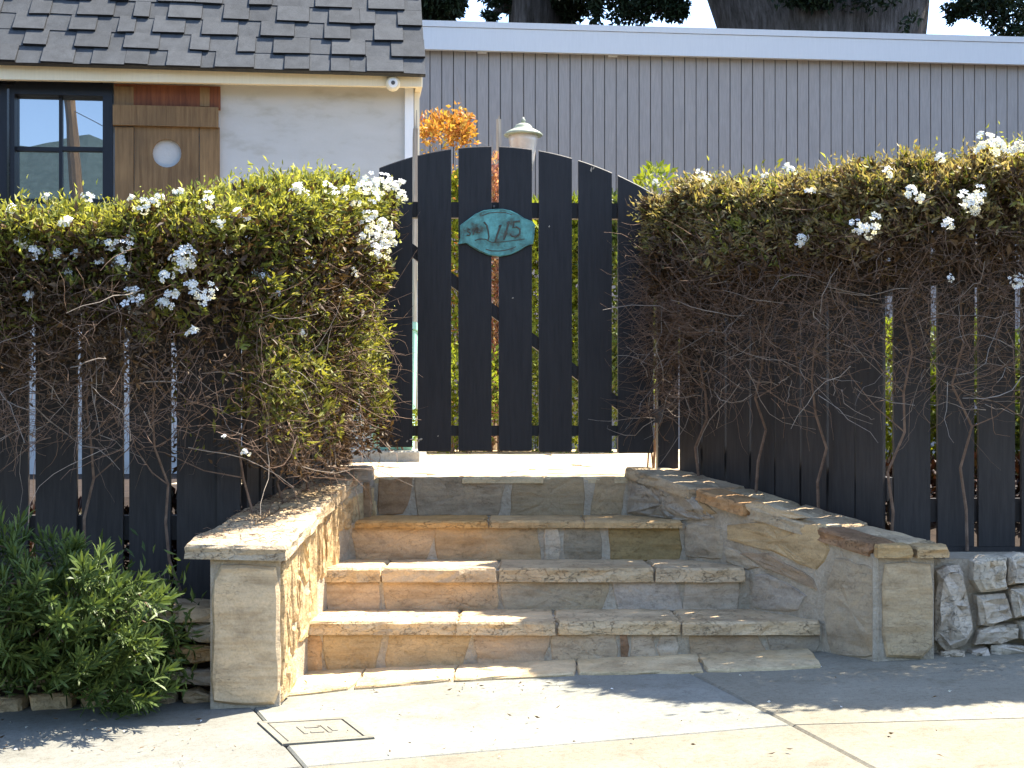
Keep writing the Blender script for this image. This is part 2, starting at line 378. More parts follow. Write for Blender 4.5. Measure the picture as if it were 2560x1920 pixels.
def stone(name, poly, fr, mat, parent, colour, back=-.02, front=.006, bev=.006, step=.06, jit=.004, relief=.003, rnd=1):
    """one stone: irregular outline in a plane, sides, rounded rim and an uneven face"""
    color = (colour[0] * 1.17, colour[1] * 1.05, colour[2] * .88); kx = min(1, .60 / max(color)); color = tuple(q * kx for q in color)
    pts = outline(poly, step, jit, rnd); n = len(pts)
    cx = sum(p[0] for p in pts) / n; cy = sum(p[1] for p in pts) / n
    def ins(p, d):
        dx, dy = p[0] - cx, p[1] - cy; l = math.hypot(dx, dy) or 1; d = min(d, l * .6)
        return (p[0] - dx / l * d, p[1] - dy / l * d)
    V = [fr(p[0], p[1], back) for p in pts]
    def out(p, d):
        dx, dy = p[0] - cx, p[1] - cy; l = math.hypot(dx, dy) or 1
        return (p[0] + dx / l * d, p[1] + dy / l * d)
    deep = front - back > .034; rough_ = .011 if deep else 0
    V += [fr(*out(p, random.uniform(-1, .5) * rough_), back + (front - bev - back) * random.uniform(.35, .7)) for p in pts]
    V += [fr(*out(p, random.uniform(-.6, .2) * rough_), front - bev) for p in pts]
    V += [fr(*ins(p, bev * 1.2), front + random.uniform(-.4, .4) * relief) for p in pts]
    for sc_ in (.78, .42): V += [fr(cx + (p[0] - cx) * sc_ + random.uniform(-.25, .25) * step * .4, cy + (p[1] - cy) * sc_, front + random.uniform(-.5, 1) * relief) for p in pts]
    V += [fr(cx, cy, front + relief * .5)]
    fs = [tuple(range(n - 1, -1, -1))]
    for r in range(5):
        for i in range(n):
            j = (i + 1) % n; fs.append((r * n + i, r * n + j, (r + 1) * n + j, (r + 1) * n + i))
    for i in range(n): fs.append((5 * n + i, 5 * n + (i + 1) % n, 6 * n))
    m = MB(); m.poly(V, fs); o = m.build(name, mat, parent, color)
    return o
def frame(o, ax, ay, az):
    o, ax, ay, az = Vector(o), Vector(ax), Vector(ay), Vector(az)
    return lambda x, y, z: o + ax * x + ay * y + az * z
def vary(c, a=.12):
    c = (c[0] * 1.06, c[1] * 1.02, c[2] * .98)
    k = 1 + random.uniform(-a, a); return tuple(max(.02, x * k * (1 + random.uniform(-.012, .012))) for x in c)
TAN, PALE, GREY, OLIVE, RUST, BROWN, BLUE = (.48, .36, .215), (.62, .53, .39), (.42, .365, .285), (.30, .235, .115), (.42, .27, .15), (.29, .21, .145), (.42, .40, .365)
CREAM = (.64, .57, .42)

# ------------------------------------------------------------ ground, street, pavement
gxs = [-80, -30, -12, -6, -3, -1.9, -1.12, -1.02, 1.40, 1.52, 3, 6, 12, 30, 80]
gys = [-120, -40, -12, -4, 0, 2.2, 3.0, 4.0, 4.86, 5.02, 5.2, 5.26, 5.5, 6.0, 6.35, 6.6, 8, 12, 20, 40, 120]
def terrain(x, y):
    xs = max(-12, min(12, x))
    if y < 2.5: return -.95 + .05 * xs
    if y <= (4.95 if x < 0 else 5.21) or (-1.06 < x < 1.46 and y < 6.3): return -.45 + .045 * xs
    if y < 6.3: return (.22 if x < 0 else .36) + max(0, y - 5.5) * .35
    return .56
V = [(x, y, terrain(x, y)) for y in gys for x in gxs]; nx = len(gxs)
me = bpy.data.meshes.new('ground'); me.from_pydata(V, [], [(j * nx + i, j * nx + i + 1, (j + 1) * nx + i + 1, (j + 1) * nx + i) for j in range(len(gys) - 1) for i in range(nx - 1)])
tag(link('ground', me, M['soil']), kind='structure')
def gpt(x, y, dz=0): return (x, y, gz(x, y) + dz)
# street below the kerb
m = MB(); m.poly([(-60, -14, -60 * .05 - .85), (60, -14, 60 * .05 - .85), (60, 2.96, 60 * GB - .24), (-60, 2.96, -60 * GB - .24)], [(0, 1, 2, 3)])
tag(m.build('street', M['asphalt']), kind='structure')
side = bpy.data.objects.new('sidewalk', None); COL.objects.link(side); side.location = (0, 4, -.05); tag(side, kind='structure')
def slab(poly, color, top=0.0, thick=.12, name='slab', step=.25, parent=None):
    p = shrink([(a[0], a[1]) for a in poly], .0024)
    if sum(p[i][0] * p[i - 1][1] - p[i - 1][0] * p[i][1] for i in range(len(p))) > 0: p = p[::-1]
    n = len(p); bev = .006
    c = (sum(a[0] for a in p) / n, sum(a[1] for a in p) / n); q = shrink(p, bev)
    if len(q) != n: q = [(c[0] + (a[0] - c[0]) * .995, c[1] + (a[1] - c[1]) * .995) for a in p]
    m = MB(); m.plate(p, lambda x, y, z: Vector((x, y, gz(x, y) + z)), top - thick, top, bev)
    return m.build(name, M['concrete'], parent or side, color)
G = on_ground
JL0, JL1 = G(612, 1745), G(761, 1917); JM0, JM1 = G(1700, 1668), G(1980, 1812)
Lx = G(0, 1985); Rx = G(2560, 1795)
def ext(a, b, y):                              # the point of line a-b at depth y
    t = (y - a.y) / (b.y - a.y); return Vector((a.x + (b.x - a.x) * t, y, 0))
def extx(a, b, x):
    t = (x - a.x) / (b.x - a.x); return Vector((x, a.y + (b.y - a.y) * t, 0))
A = JL1; B = JM1
left_end = extx(A, B, -5); right_end = extx(B, Rx, 6)
JLt = ext(JL0, JL1, 5.32); JMt = ext(JM0, JM1, 5.32)
JLb = ext(JL0, JL1, 3.1); m2 = G(2010, 1822); m3 = G(2190, 1920); JMb = ext(m2, m3, 3.1)
CONC_A, CONC_B = (0.225, 0.222, 0.190), (0.235, 0.216, 0.167)
slab([JLt, A, left_end, (-5, 5.32)], (0.188, 0.183, 0.159))
slab([JLt, A, B, JMt], CONC_A)
slab([JMt, B, right_end, (6, 5.32)], CONC_B)
slab([A, left_end, (-5, 3.1), JLb], (0.192, 0.181, 0.148))
slab([A, B, JMb, JLb], (0.208, 0.188, 0.144))
slab([B, right_end, (6, 3.1), JMb], (0.215, 0.194, 0.147))
m = MB(); m.plate([(-20, 2.96), (20, 2.96), (20, 3.095), (-20, 3.095)], lambda x, y, z: Vector((x, y, gz(x, y) + z)), -.3, 0, .02)
m.build('kerb', M['concrete'], side, (.38, .37, .34))
# crumbly flagstone strip at the foot of the stairs
strip = thing('threshold_paving', (.2, 5.2, 0), 'cream flagstone strip at the foot of the lowest step', 'paving')
sp = [(700, 1745), (880, 1726), (1130, 1706), (1440, 1690), (1760, 1683), (2060, 1672)]
front = [G(*p) for p in sp]
for i in range(len(front) - 1):
    a, b = front[i], front[i + 1]
    poly = [(a.x, a.y), (b.x, b.y), (b.x + .02, 5.36), (a.x + .02, 5.36)]
    stone('flagstone', poly, lambda x, y, z: Vector((x, y, gz(x, y) + z)), M['stone'], strip, vary(CREAM, .06), -.03, .012, .006, .07, .006, .003)

# utility box cover set into the pavement
uc = [G(642, 1808), G(870, 1796), G(938, 1848), G(705, 1865)]
ub = thing('utility_box_cover', tuple(sum((c for c in uc), Vector()) / 4), 'rectangular concrete utility cover set into the sunny pavement by the left pillar', 'utility cover')
gf = lambda x, y, z: Vector((x, y, gz(x, y) + z))
def lerp2(c, s, t): p = c[0] * (1 - s) * (1 - t) + c[1] * s * (1 - t) + c[2] * s * t + c[3] * (1 - s) * t; return (p.x, p.y)
def ring(c, a, b):
    o = [lerp2(c, *q) for q in ((a, a), (1 - a, a), (1 - a, 1 - a), (a, 1 - a))]; i = [lerp2(c, *q) for q in ((b, b), (1 - b, b), (1 - b, 1 - b), (b, 1 - b))]; return o, i
m = MB(); m.plate([lerp2(uc, *q) for q in ((0, 0), (1, 0), (1, 1), (0, 1))], gf, -.02, .0022, .002); m.build('gap', M['groove'], ub)
m = MB(); o_, i_ = ring(uc, .006, .085)
for k in range(4): m.plate([o_[k], o_[(k + 1) % 4], i_[(k + 1) % 4], i_[k]], gf, -.01, .006, .002)
m.build('rim', M['concrete'], ub, (0.206, 0.191, 0.153))
m = MB(); m.plate([lerp2(uc, *q) for q in ((.10, .10), (.90, .10), (.90, .90), (.10, .90))], gf, -.01, .005, .002); lid = m.build('lid', M['concrete'], ub, (0.202, 0.188, 0.153))
m = MB()
for (s0, t0, s1, t1) in ((.34, .34, .38, .66), (.60, .34, .64, .66), (.42, .36, .56, .42), (.42, .58, .56, .64), (.66, .40, .72, .60)):
    m.plate([lerp2(uc, *q) for q in ((s0, t0), (s1, t0), (s1, t1), (s0, t1))], gf, 0, .0075, .001)
m.build('raised_marking', M['concrete'], lid, (0.197, 0.182, 0.147))

# ------------------------------------------------------------ staircase
YS = [6.25, 5.92, 5.59, 5.26]; ZS = [.65, .485, .324, .162]
XL = [-.58, -.617, -.722, -.763]; XR = [.495, .69, .893, 1.118]
stairs = thing('stone_stairs', (.2, 5.3, 0), 'four flagstone steps climbing between low stone walls to the black gate', 'stairs')
m = MB()
for i in range(4):
    y1 = YS[i - 1] if i else 6.42
    m.box(XL[i] - .08, XR[i] + .06, YS[i], y1 + .015, -.28, ZS[i] - .012)
m.build('mortar_core', M['mortar'], stairs)
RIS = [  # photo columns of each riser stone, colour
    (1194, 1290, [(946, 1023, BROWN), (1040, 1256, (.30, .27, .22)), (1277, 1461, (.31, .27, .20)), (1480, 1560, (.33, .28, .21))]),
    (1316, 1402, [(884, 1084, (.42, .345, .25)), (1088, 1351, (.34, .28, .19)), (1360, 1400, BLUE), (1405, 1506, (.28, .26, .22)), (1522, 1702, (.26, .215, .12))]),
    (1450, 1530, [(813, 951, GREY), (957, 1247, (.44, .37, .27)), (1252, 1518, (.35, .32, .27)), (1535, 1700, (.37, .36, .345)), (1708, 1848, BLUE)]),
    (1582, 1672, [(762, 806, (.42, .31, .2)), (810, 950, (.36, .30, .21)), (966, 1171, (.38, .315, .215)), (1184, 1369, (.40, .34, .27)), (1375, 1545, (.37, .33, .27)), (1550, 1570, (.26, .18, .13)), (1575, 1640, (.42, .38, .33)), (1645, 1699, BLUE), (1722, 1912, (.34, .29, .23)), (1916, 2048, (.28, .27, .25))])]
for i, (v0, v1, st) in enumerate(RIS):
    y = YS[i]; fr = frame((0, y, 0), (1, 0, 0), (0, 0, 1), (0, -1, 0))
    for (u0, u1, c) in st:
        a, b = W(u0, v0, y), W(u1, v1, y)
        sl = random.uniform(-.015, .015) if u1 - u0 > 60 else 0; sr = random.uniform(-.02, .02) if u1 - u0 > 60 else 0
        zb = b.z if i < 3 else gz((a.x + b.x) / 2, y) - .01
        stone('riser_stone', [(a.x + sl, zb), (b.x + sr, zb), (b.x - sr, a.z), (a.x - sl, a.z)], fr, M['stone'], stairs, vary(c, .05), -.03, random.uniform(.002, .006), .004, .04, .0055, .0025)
# tread slabs with their broken front edges
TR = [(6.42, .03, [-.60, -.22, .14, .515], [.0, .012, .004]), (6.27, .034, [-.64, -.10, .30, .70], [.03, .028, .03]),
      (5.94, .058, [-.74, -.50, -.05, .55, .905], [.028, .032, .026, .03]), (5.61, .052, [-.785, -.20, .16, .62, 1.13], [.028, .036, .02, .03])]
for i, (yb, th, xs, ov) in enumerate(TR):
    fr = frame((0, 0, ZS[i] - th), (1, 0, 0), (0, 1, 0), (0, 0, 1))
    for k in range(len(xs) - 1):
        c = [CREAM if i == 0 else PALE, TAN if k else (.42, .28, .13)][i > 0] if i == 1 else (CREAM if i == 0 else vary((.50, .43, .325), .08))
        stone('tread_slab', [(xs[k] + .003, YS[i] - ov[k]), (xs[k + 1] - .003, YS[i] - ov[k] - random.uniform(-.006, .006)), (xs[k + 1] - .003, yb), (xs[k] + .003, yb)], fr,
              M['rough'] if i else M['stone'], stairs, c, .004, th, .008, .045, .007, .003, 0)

# ------------------------------------------------------------ flagstone path behind the gate
path = bpy.data.objects.new('path', None); COL.objects.link(path); path.location = (0, 9, .6); tag(path, kind='structure')
m = MB(); m.poly([(-1.5, 6.30, .618), (1.7, 6.30, .618), (1.9, 13, .618), (-1.9, 13, .618)], [(0, 1, 2, 3)]); m.build('path_bed', M['mortar'], path)
bound = [(-1.5, 6.40), (1.7, 6.40), (1.8, 13), (-1.8, 13)]
pts = [(random.uniform(-1.5, 1.7), 6.4 + 6.6 * ((k + random.random()) / 46)) for k in range(46)]
for c in voronoi(pts, bound, 1.0):
    c = shrink(c, .008)
    if len(c) > 2: stone('flagstone', c, frame((0, 0, .605), (1, 0, 0), (0, 1, 0), (0, 0, 1)), M['stone'], path, vary((.62, .56, .44), .08), 0, .045, .005, .2, .008, .003)

# ------------------------------------------------------------ right side wall of the stairs
A3, B3 = Vector((.50, 6.25, 0)), Vector((1.279, 5.03, 0)); dR = (B3 - A3).normalized(); LR = (B3 - A3).length
nR = Vector((-dR.y, dR.x, 0)); nR = nR if nR.y < 0 else -nR           # towards the stairs
oR = -nR
rwall = thing('stone_wall', (1.0, 5.5, .2), 'right flagstone side wall of the stairs with a sloping shaded coping and a square end', 'stone wall', 'stair side walls')
def ztopR(s): return .645 - .225 * max(0, min(1.1, s / LR)) - .0
N = 12
V = []
for k in range(N + 1):
    s = LR * k / N; p = A3 + dR * s
    for (q, z) in ((0, -.3), (0, ztopR(s)), (.27, ztopR(s) + .01), (.27, -.3)):
        V.append(p + oR * q + Vector((0, 0, z)))
fs = [(k * 4 + j, k * 4 + (j + 1) % 4, (k + 1) * 4 + (j + 1) % 4, (k + 1) * 4 + j) for k in range(N) for j in range(4)] + [(0, 1, 2, 3), (N * 4, N * 4 + 1, N * 4 + 2, N * 4 + 3)]
m = MB(); m.poly(V, fs)
m.box(1.262, 1.475, 5.035, 5.30, -.3, .415)
m.build('mortar_core', M['mortar'], rwall)
frR = lambda x, y, z: A3 + dR * x + Vector((0, 0, y)) + nR * z
def pxR(u, v):
    p = on_plane(u, v, A3, nR); return ((p - A3).dot(dR), p.z)
for poly, c, rel in [
    ([(1582, 1196), (1725, 1232), (1790, 1300), (1700, 1302), (1565, 1284)], (.36, .335, .30), .012),
    ([(1725, 1252), (1768, 1254), (1799, 1287), (1770, 1291), (1738, 1275)], (.33, .25, .15), .004),
    ([(1816, 1310), (1900, 1306), (2051, 1309), (2078, 1374), (2046, 1431), (1931, 1379), (1816, 1350)], (.43, .34, .215), .006),
    ([(1845, 1381), (1921, 1383), (2036, 1444), (2051, 1479), (1979, 1448), (1912, 1419)], (.33, .27, .21), .003),
    ([(1886, 1432), (1921, 1430), (2025, 1486), (1998, 1530), (1878, 1522)], (.36, .34, .315), .003),
    ([(1712, 1306), (1808, 1314), (1806, 1402), (1715, 1392)], (.38, .345, .29), .003),
    ([(2088, 1390), (2193, 1418), (2193, 1646), (2078, 1642), (2058, 1537), (2066, 1462)], (.35, .31, .25), .004),
    ([(1810, 1360), (1842, 1370), (1905, 1420), (1870, 1424), (1812, 1408)], (.40, .36, .30), .003),
    ([(1850, 1262), (1890, 1250), (2040, 1296), (1900, 1300)], (.43, .37, .28), .004)]:
    stone('face_stone', [pxR(*p) for p in poly], frR, M['rough'] if rel > .01 else M['stone'], rwall, c, -.03, .006, .006, .05, .003, rel)
fE = frame((0, 5.03, 0), (1, 0, 0), (0, 0, 1), (0, -1, 0))
stone('end_stone', [(W(u, v, 5.03).x, W(u, v, 5.03).z) for u, v in ((2207, 1402), (2330, 1404), (2330, 1620), (2312, 1648), (2204, 1648))], fE, M['stone'], rwall, (.42, .35, .25), -.02, .012, .008, .08, .003, .004)
# coping
zc = lambda s: .694 - .239 * s / LR
cop = [(1562, 1738, GREY, 0), (1742, 1878, RUST, .0), (1881, 2046, (.42, .37, .29), 0), (2050, 2192, (.27, .175, .115), 0)]
def s_of(u):
    x = (u - 1280) / F; # x = t*y on the wall line
    # A3.x + d.x s = x*(A3.y + d.y s)
    return (x * A3.y - A3.x) / (dR.x - x * dR.y)
tilt = (dR * LR + Vector((0, 0, -.239))).normalized(); upR = tilt.cross(oR); upR = upR if upR.z > 0 else -upR
frC = lambda x, y, z: A3 + Vector((0, 0, .694)) + tilt * x + oR * y + upR * z
for (u0, u1, c, _) in cop:
    a, b = s_of(u0), s_of(u1)
    stone('coping_stone', [(a, -.014), (b, -.014 + random.uniform(-.006, .006)), (b + .01, .13 + random.uniform(-.02, .02)), (a + .01, .13)], frC, M['rough'], rwall, c, -.045, 0, .008, .05, .006, .004)
    stone('coping_stone', [(a + .015, .138), (b + .01, .138), (b - .01, .29 + random.uniform(-.01, .02)), (a, .29)], frC, M['rough'], rwall, vary(GREY, .1), -.045, -.004, .008, .05, .008, .006)
fz = frame((0, 0, .415), (1, 0, 0), (0, 1, 0), (0, 0, 1))
stone('coping_stone', [(1.262, 5.005), (1.40, 5.0), (1.40, 5.12), (1.275, 5.15)], fz, M['rough'], rwall, (.42, .31, .17), 0, .043, .008, .05, .005, .004)
stone('coping_stone', [(1.405, 5.0), (1.53, 5.01), (1.56, 5.2), (1.41, 5.2)], fz, M['rough'], rwall, TAN, 0, .036, .008, .05, .005, .004)
stone('coping_stone', [(1.28, 5.155), (1.55, 5.205), (1.50, 5.36), (1.36, 5.40)], fz, M['rough'], rwall, GREY, 0, .04, .008, .05, .005, .005)

# ------------------------------------------------------------ left side wall of the stairs
lwall = thing('stone_wall', (-.9, 5.4, .2), 'left flagstone side wall of the stairs, sunlit inner face and overhanging slab on its pillar', 'stone wall', 'stair side walls')
I = [(-.735, 4.70, .479), (-.722, 5.05, .527), (-.702, 5.40, .575), (-.682, 5.75, .62), (-.645, 6.1, .665)]
O = [(-1.08, 4.72), (-1.03, 5.05), (-.99, 5.4), (-.93, 5.75), (-.85, 6.1)]
IN = [(-.766, 4.75), (-.760, 5.06), (-.735, 5.42), (-.70, 5.77), (-.60, 6.27)]       # inner face line
V = []
for k in range(5):
    zt = I[min(k, 4)][2] - .044 if k < 4 else .66
    for (x, y) in (IN[k], (O[k][0] + (.085 if k == 0 else .03), max(IN[k][1], O[k][1]))):
        V += [(x, y, -.35), (x, y, zt)]
m = MB(); fs = []
for k in range(4):
    a, b = k * 4, (k + 1) * 4
    fs += [(a, b, b + 1, a + 1), (a + 2, a + 3, b + 3, b + 2), (a + 1, b + 1, b + 3, a + 3)]
fs += [(0, 1, 3, 2), (16, 18, 19, 17)]
m.poly(V, fs); m.build('mortar_core', M['mortar'], lwall)
# stones of the inner face, one facet at a time
for k in range(4):
    a, b = Vector((*IN[k], 0)), Vector((*IN[k + 1], 0)); d = (b - a).normalized(); n = Vector((d.y, -d.x, 0)); n = n if n.x > 0 else -n
    L = (b - a).length
    zb0 = -.04 if k < 1 else ZS[4 - k] if k < 4 else .4
    zb = [-.05, .10, .28, .44][k]; zt0, zt1 = I[k][2] - .05, (I[k + 1][2] - .05)
    bd = [(0.004, zb), (L - .004, zb), (L - .004, zt1), (.004, zt0)]
    pts = [(random.uniform(0, L), random.uniform(zb, zt0)) for _ in range([8, 8, 7, 7][k])]
    fr = lambda x, y, z, a=a, d=d, n=n: a + d * x + Vector((0, 0, y)) + n * z
    for c in voronoi(pts, bd, .55):
        c = shrink(c, .006)
        if len(c) > 2: stone('face_stone', c, fr, M['rough'], lwall, vary((.47, .39, .26), .15), -.02, random.uniform(.004, .013), .006, .045, .004, .006)
# pillar front
fP = frame((0, 4.745, 0), (1, 0, 0), (0, 0, 1), (0, -1, 0))
stone('pillar_stone', [(W(u, v, 4.745).x, W(u, v, 4.745).z) for u, v in ((545, 1408), (697, 1408), (702, 1560), (704, 1735), (690, 1765), (527, 1765), (528, 1500), (533, 1440))], fP, M['stone'], lwall, (.50, .42, .31), -.06, .012, .012, .07, .002, .003)
# pillar left flank
stone('pillar_stone', [(.02, -.05), (.26, -.05), (.26, .41), (.02, .41)], lambda x, y, z: Vector((-.99 - z, 4.75 + x, y)), M['stone'], lwall, TAN, -.03, .008, .01, .07, .003, .004)
for k in range(4):
    i0, i1 = Vector(I[k]), Vector(I[k + 1]); o0, o1 = Vector((*O[k], I[k][2] + .004)), Vector((*O[k + 1], I[k + 1][2] + .004))
    cx = (i0 + i1 + o0 + o1) / 4; ax = (o0 - i0).normalized(); ay = ((i1 - i0) - ax * (i1 - i0).dot(ax)).normalized(); az = ax.cross(ay); az = az if az.z > 0 else -az
    loc = lambda p: ((p - cx).dot(ax), (p - cx).dot(ay))
    fr = frame(cx, ax, ay, az)
    e = .006
    if k == 0:
        stone('coping_slab', [loc(p) for p in (i0, i1 - ay * e, o1 - ay * e, o0 + Vector((.0, .13, 0)), o0)], fr, M['rough'], lwall, (.40, .355, .29), -.047, 0, .01, .05, .004, .004, 1)
    else:
        mid0, mid1 = i0.lerp(o0, .62), i1.lerp(o1, .55)
        stone('coping_slab', [loc(p) for p in (i0, i1 - ay * e, mid1 - ay * e, mid0)], fr, M['rough'], lwall, vary((.43, .375, .29), .08), -.05, random.uniform(-.004, .006), .009, .05, .007, .005)
        stone('coping_slab', [loc(p) for p in (mid0 + ax * .01, mid1 + ax * .01 - ay * e, o1 - ay * e, o0)], fr, M['rough'], lwall, vary(GREY, .1), -.05, random.uniform(-.006, .003), .009, .05, .008, .006)
fz = frame((0, 0, .655), (1, 0, 0), (0, 1, 0), (0, 0, 1))
stone('coping_slab', [(-.83, 6.11), (-.605, 6.11), (-.590, 6.30), (-.80, 6.34)], fz, M['rough'], lwall, (.30, .27, .24), -.04, .045, .012, .05, .006, .005)
stone('face_stone', [(-.655, .46), (-.60, .46), (-.60, .64), (-.63, .64)], frame((0, 6.11, 0), (1, 0, 0), (0, 0, 1), (0, -1, 0)), M['stone'], lwall, BROWN, -.05, .004, .006, .05, .004, .003)

# ------------------------------------------------------------ low retaining walls under the fences
def course_wall(parent, fr, x0, x1, z0f, z1f, rows, colors, mat, big=.22, proud=(.004, .03), relief=.012):
    for r in range(rows):
        x = x0 - random.uniform(0, .1)
        while x < x1:
            wd = random.uniform(.55, 1.3) * big; xe = min(x + wd, x1 + .05)
            zl = z0f(x) + (z1f(x) - z0f(x)) * r / rows; zh = z0f(x) + (z1f(x) - z0f(x)) * (r + 1) / rows
            j = lambda: random.uniform(-.014, .014)
            stone('wall_stone', [(x + .006, zl + .005 + j() * .5), (xe - .006, zl + .005 + j() * .5), (xe - .006 + j(), zh - .005 + j()), (x + .006 + j(), zh - .005 + j())], fr, mat, parent, vary(random.choice(colors), .1), -.08, random.uniform(*proud), .012, .045, .007, relief)
            x = xe
lret = thing('retaining_wall', (-1.6, 4.95, 0), 'low dry stone wall of flat broken slabs left of the pillar, half hidden by the shrub', 'stone wall', 'low retaining walls')
frL = frame((0, 4.88, 0), (1, 0, 0), (0, 0, 1), (0, -1, 0))
m = MB(); m.box(-3.2, -1.0, 4.92, 5.08, -.5, .22); m.build('mortar_core', M['soil'], lret)
course_wall(lret, frL, -3.1, -1.005, lambda x: gz(x, 4.88) - .02, lambda x: .215, 4, [GREY, PALE, TAN, (.42, .40, .36)], M['rough'], .2, (.0, .03))
for k, (a, b) in enumerate([(-1.27, -1.0), (-1.62, -1.28), (-2.05, -1.63), (-2.6, -2.06)]):
    stone('cap_slab', [(a, 4.83 + .02 * (k % 2)), (b, 4.84), (b + .01, 5.12), (a + .02, 5.1)], frame((0, 0, .215), (1, 0, 0), (0, 1, 0), (0, -.05, 1)), M['rough'], lret, vary(GREY, .1), 0, .045, .012, .05, .012, .01)
stone('cap_slab', [(-1.22, 5.0), (-1.0, 4.93), (-1.0, 5.1), (-1.2, 5.15)], frame((0, 0, .26), (1, 0, .12), (0, 1, 0), (-.12, 0, 1)), M['rough'], lret, GREY, 0, .04, .012, .05, .01, .01)
rret = thing('retaining_wall', (2.2, 5.1, .2), 'low wall of rough grey boulders under the fence at the right edge', 'stone wall', 'low retaining walls')
frR2 = frame((0, 5.10, 0), (1, 0, 0), (0, 0, 1), (0, -1, 0))
m = MB(); m.box(1.46, 3.6, 5.14, 5.42, -.3, .40); m.build('mortar_core', M['mortar'], rret)
ROCK = [(.56, .55, .53), (.64, .63, .60), (.47, .465, .45), (.54, .51, .46)]
W5 = lambda u, v: (W(u, v, 5.1).x, W(u, v, 5.1).z)
for poly in ([(2345, 1432), (2400, 1418), (2425, 1520), (2435, 1575), (2420, 1612), (2370, 1622), (2340, 1590), (2345, 1500)],
             [(2432, 1400), (2510, 1390), (2512, 1470), (2450, 1480), (2428, 1450)], [(2520, 1388), (2600, 1390), (2605, 1450), (2520, 1465)],
             [(2440, 1488), (2515, 1480), (2530, 1545), (2450, 1562)], [(2525, 1472), (2620, 1458), (2620, 1530), (2535, 1545)],
             [(2448, 1572), (2540, 1556), (2545, 1600), (2440, 1612)], [(2548, 1552), (2640, 1540), (2640, 1600), (2550, 1602)],
             [(2420, 1620), (2470, 1612), (2475, 1640), (2415, 1645)], [(2480, 1612), (2640, 1606), (2640, 1640), (2480, 1645)], [(2345, 1628), (2412, 1625), (2410, 1650), (2345, 1655)]):
    bc = (sum(p[0] for p in poly) / len(poly), sum(p[1] for p in poly) / len(poly)); poly = [(bc[0] + (p[0] - bc[0]) * 1.09, bc[1] + (p[1] - bc[1]) * 1.10) for p in poly]
    stone('boulder', [W5(*p) for p in poly], frR2, M['rough'], rret, vary(random.choice(ROCK), .08), -.06, random.uniform(.02, .05), .022, .04, .006, .022)
course_wall(rret, frR2, W(2645, 1500, 5.1).x, 3.6, lambda x: gz(x, 5.1) - .03, lambda x: .40, 3, ROCK, M['rough'], .22, (.01, .05), .02)

# ------------------------------------------------------------ fences
def fence_board(parent, p, d, n, w_, z0, z1, mat=None, th=.02):
    fr = lambda x, y, z: p + d * x + n * z + Vector((0, 0, y))
    h = w_ / 2; j = random.uniform(-.006, .006)
    m = MB(); m.plate([(-h, z0), (h, z0), (h, z1 + j), (-h, z1 - j)], fr, -th, 0, .002)
    return m.build('board', mat or M['black'], parent)
def run(parent, a, b, count, wid, z0f, z1f, jit=.003):
    a, b = Vector((*a, 0)), Vector((*b, 0)); d = (b - a).normalized(); n = Vector((d.y, -d.x, 0)); n = n if n.y < 0 else -n
    L = (b - a).length
    for k in range(count):
        s = L * (k + .5) / count; p = a + d * (s + random.uniform(-jit, jit)) + n * random.uniform(-.002, .002)
        fence_board(parent, p, d, n, wid, z0f(s / L), z1f(s / L))
    return a, b, d, n
def rail(parent, a, b, d, n, z, slope=0, h=.09):
    L = (b - a).length; m = MB()
    m.box(0, L, -.062, -.022, z - h / 2, z + h / 2, lambda x, y, zz: a + d * x + n * y + Vector((0, 0, zz + slope * x / L)))
    m.build('rail', M['black'], parent)
lf = thing('fence', (-1.7, 5.3, .3), 'black board fence left of the gate, behind the flowering hedge', 'fence', 'board fences beside the gate')
a, b, d, n = run(lf, (-2.62, 5.24), (-1.065, 5.28), 9, .150, lambda t: .23, lambda t: 1.52)
rail(lf, a, b, d, n, 1.36); rail(lf, a, b, d, n, .50)
fence_board(lf, Vector((-1.035, 5.262, 0)), d, n, .085, .24, 1.5)
a, b, d, n = run(lf, (-.985, 5.33), (-.775, 6.22), 7, .108, lambda t: .30 + .36 * t, lambda t: 1.52 + .1 * t)
rail(lf, a, b, d, n, 1.36); rail(lf, a, b, d, n, .72)
m = MB(); m.box(-.80, -.71, 6.26, 6.35, .60, 1.80); m.build('gate_post', M['black'], lf)
rf = thing('fence', (1.7, 5.5, .4), 'black board fence right of the gate, standing on the stone wall under the twiggy hedge', 'fence', 'board fences beside the gate')
p0, p1 = (.735, 6.32), (1.42, 5.50)
a, b, d, n = run(rf, p0, p1, 8, .124, lambda t: .64 - .22 * t, lambda t: 1.68)
rail(rf, a, b, d, n, 1.42, 0); rail(rf, a, b, d, n, .78, -.15)
q0, q1 = (1.45, 5.50), (3.25, 5.56)
a, b, d, n = run(rf, q0, q1, 11, .141, lambda t: .41, lambda t: 1.70)
rail(rf, a, b, d, n, 1.46); rail(rf, a, b, d, n, .55)
m = MB(); m.box(a.x, b.x, -.0, .035, .375, .412, lambda x, y, z: Vector((x, 5.47 + y + (x - a.x) * .033, z))); m.build('ledger', M['black'], rf)
m = MB(); m.box(.645, .735, 6.36, 6.45, .60, 1.72); m.build('gate_post', M['black'], rf)

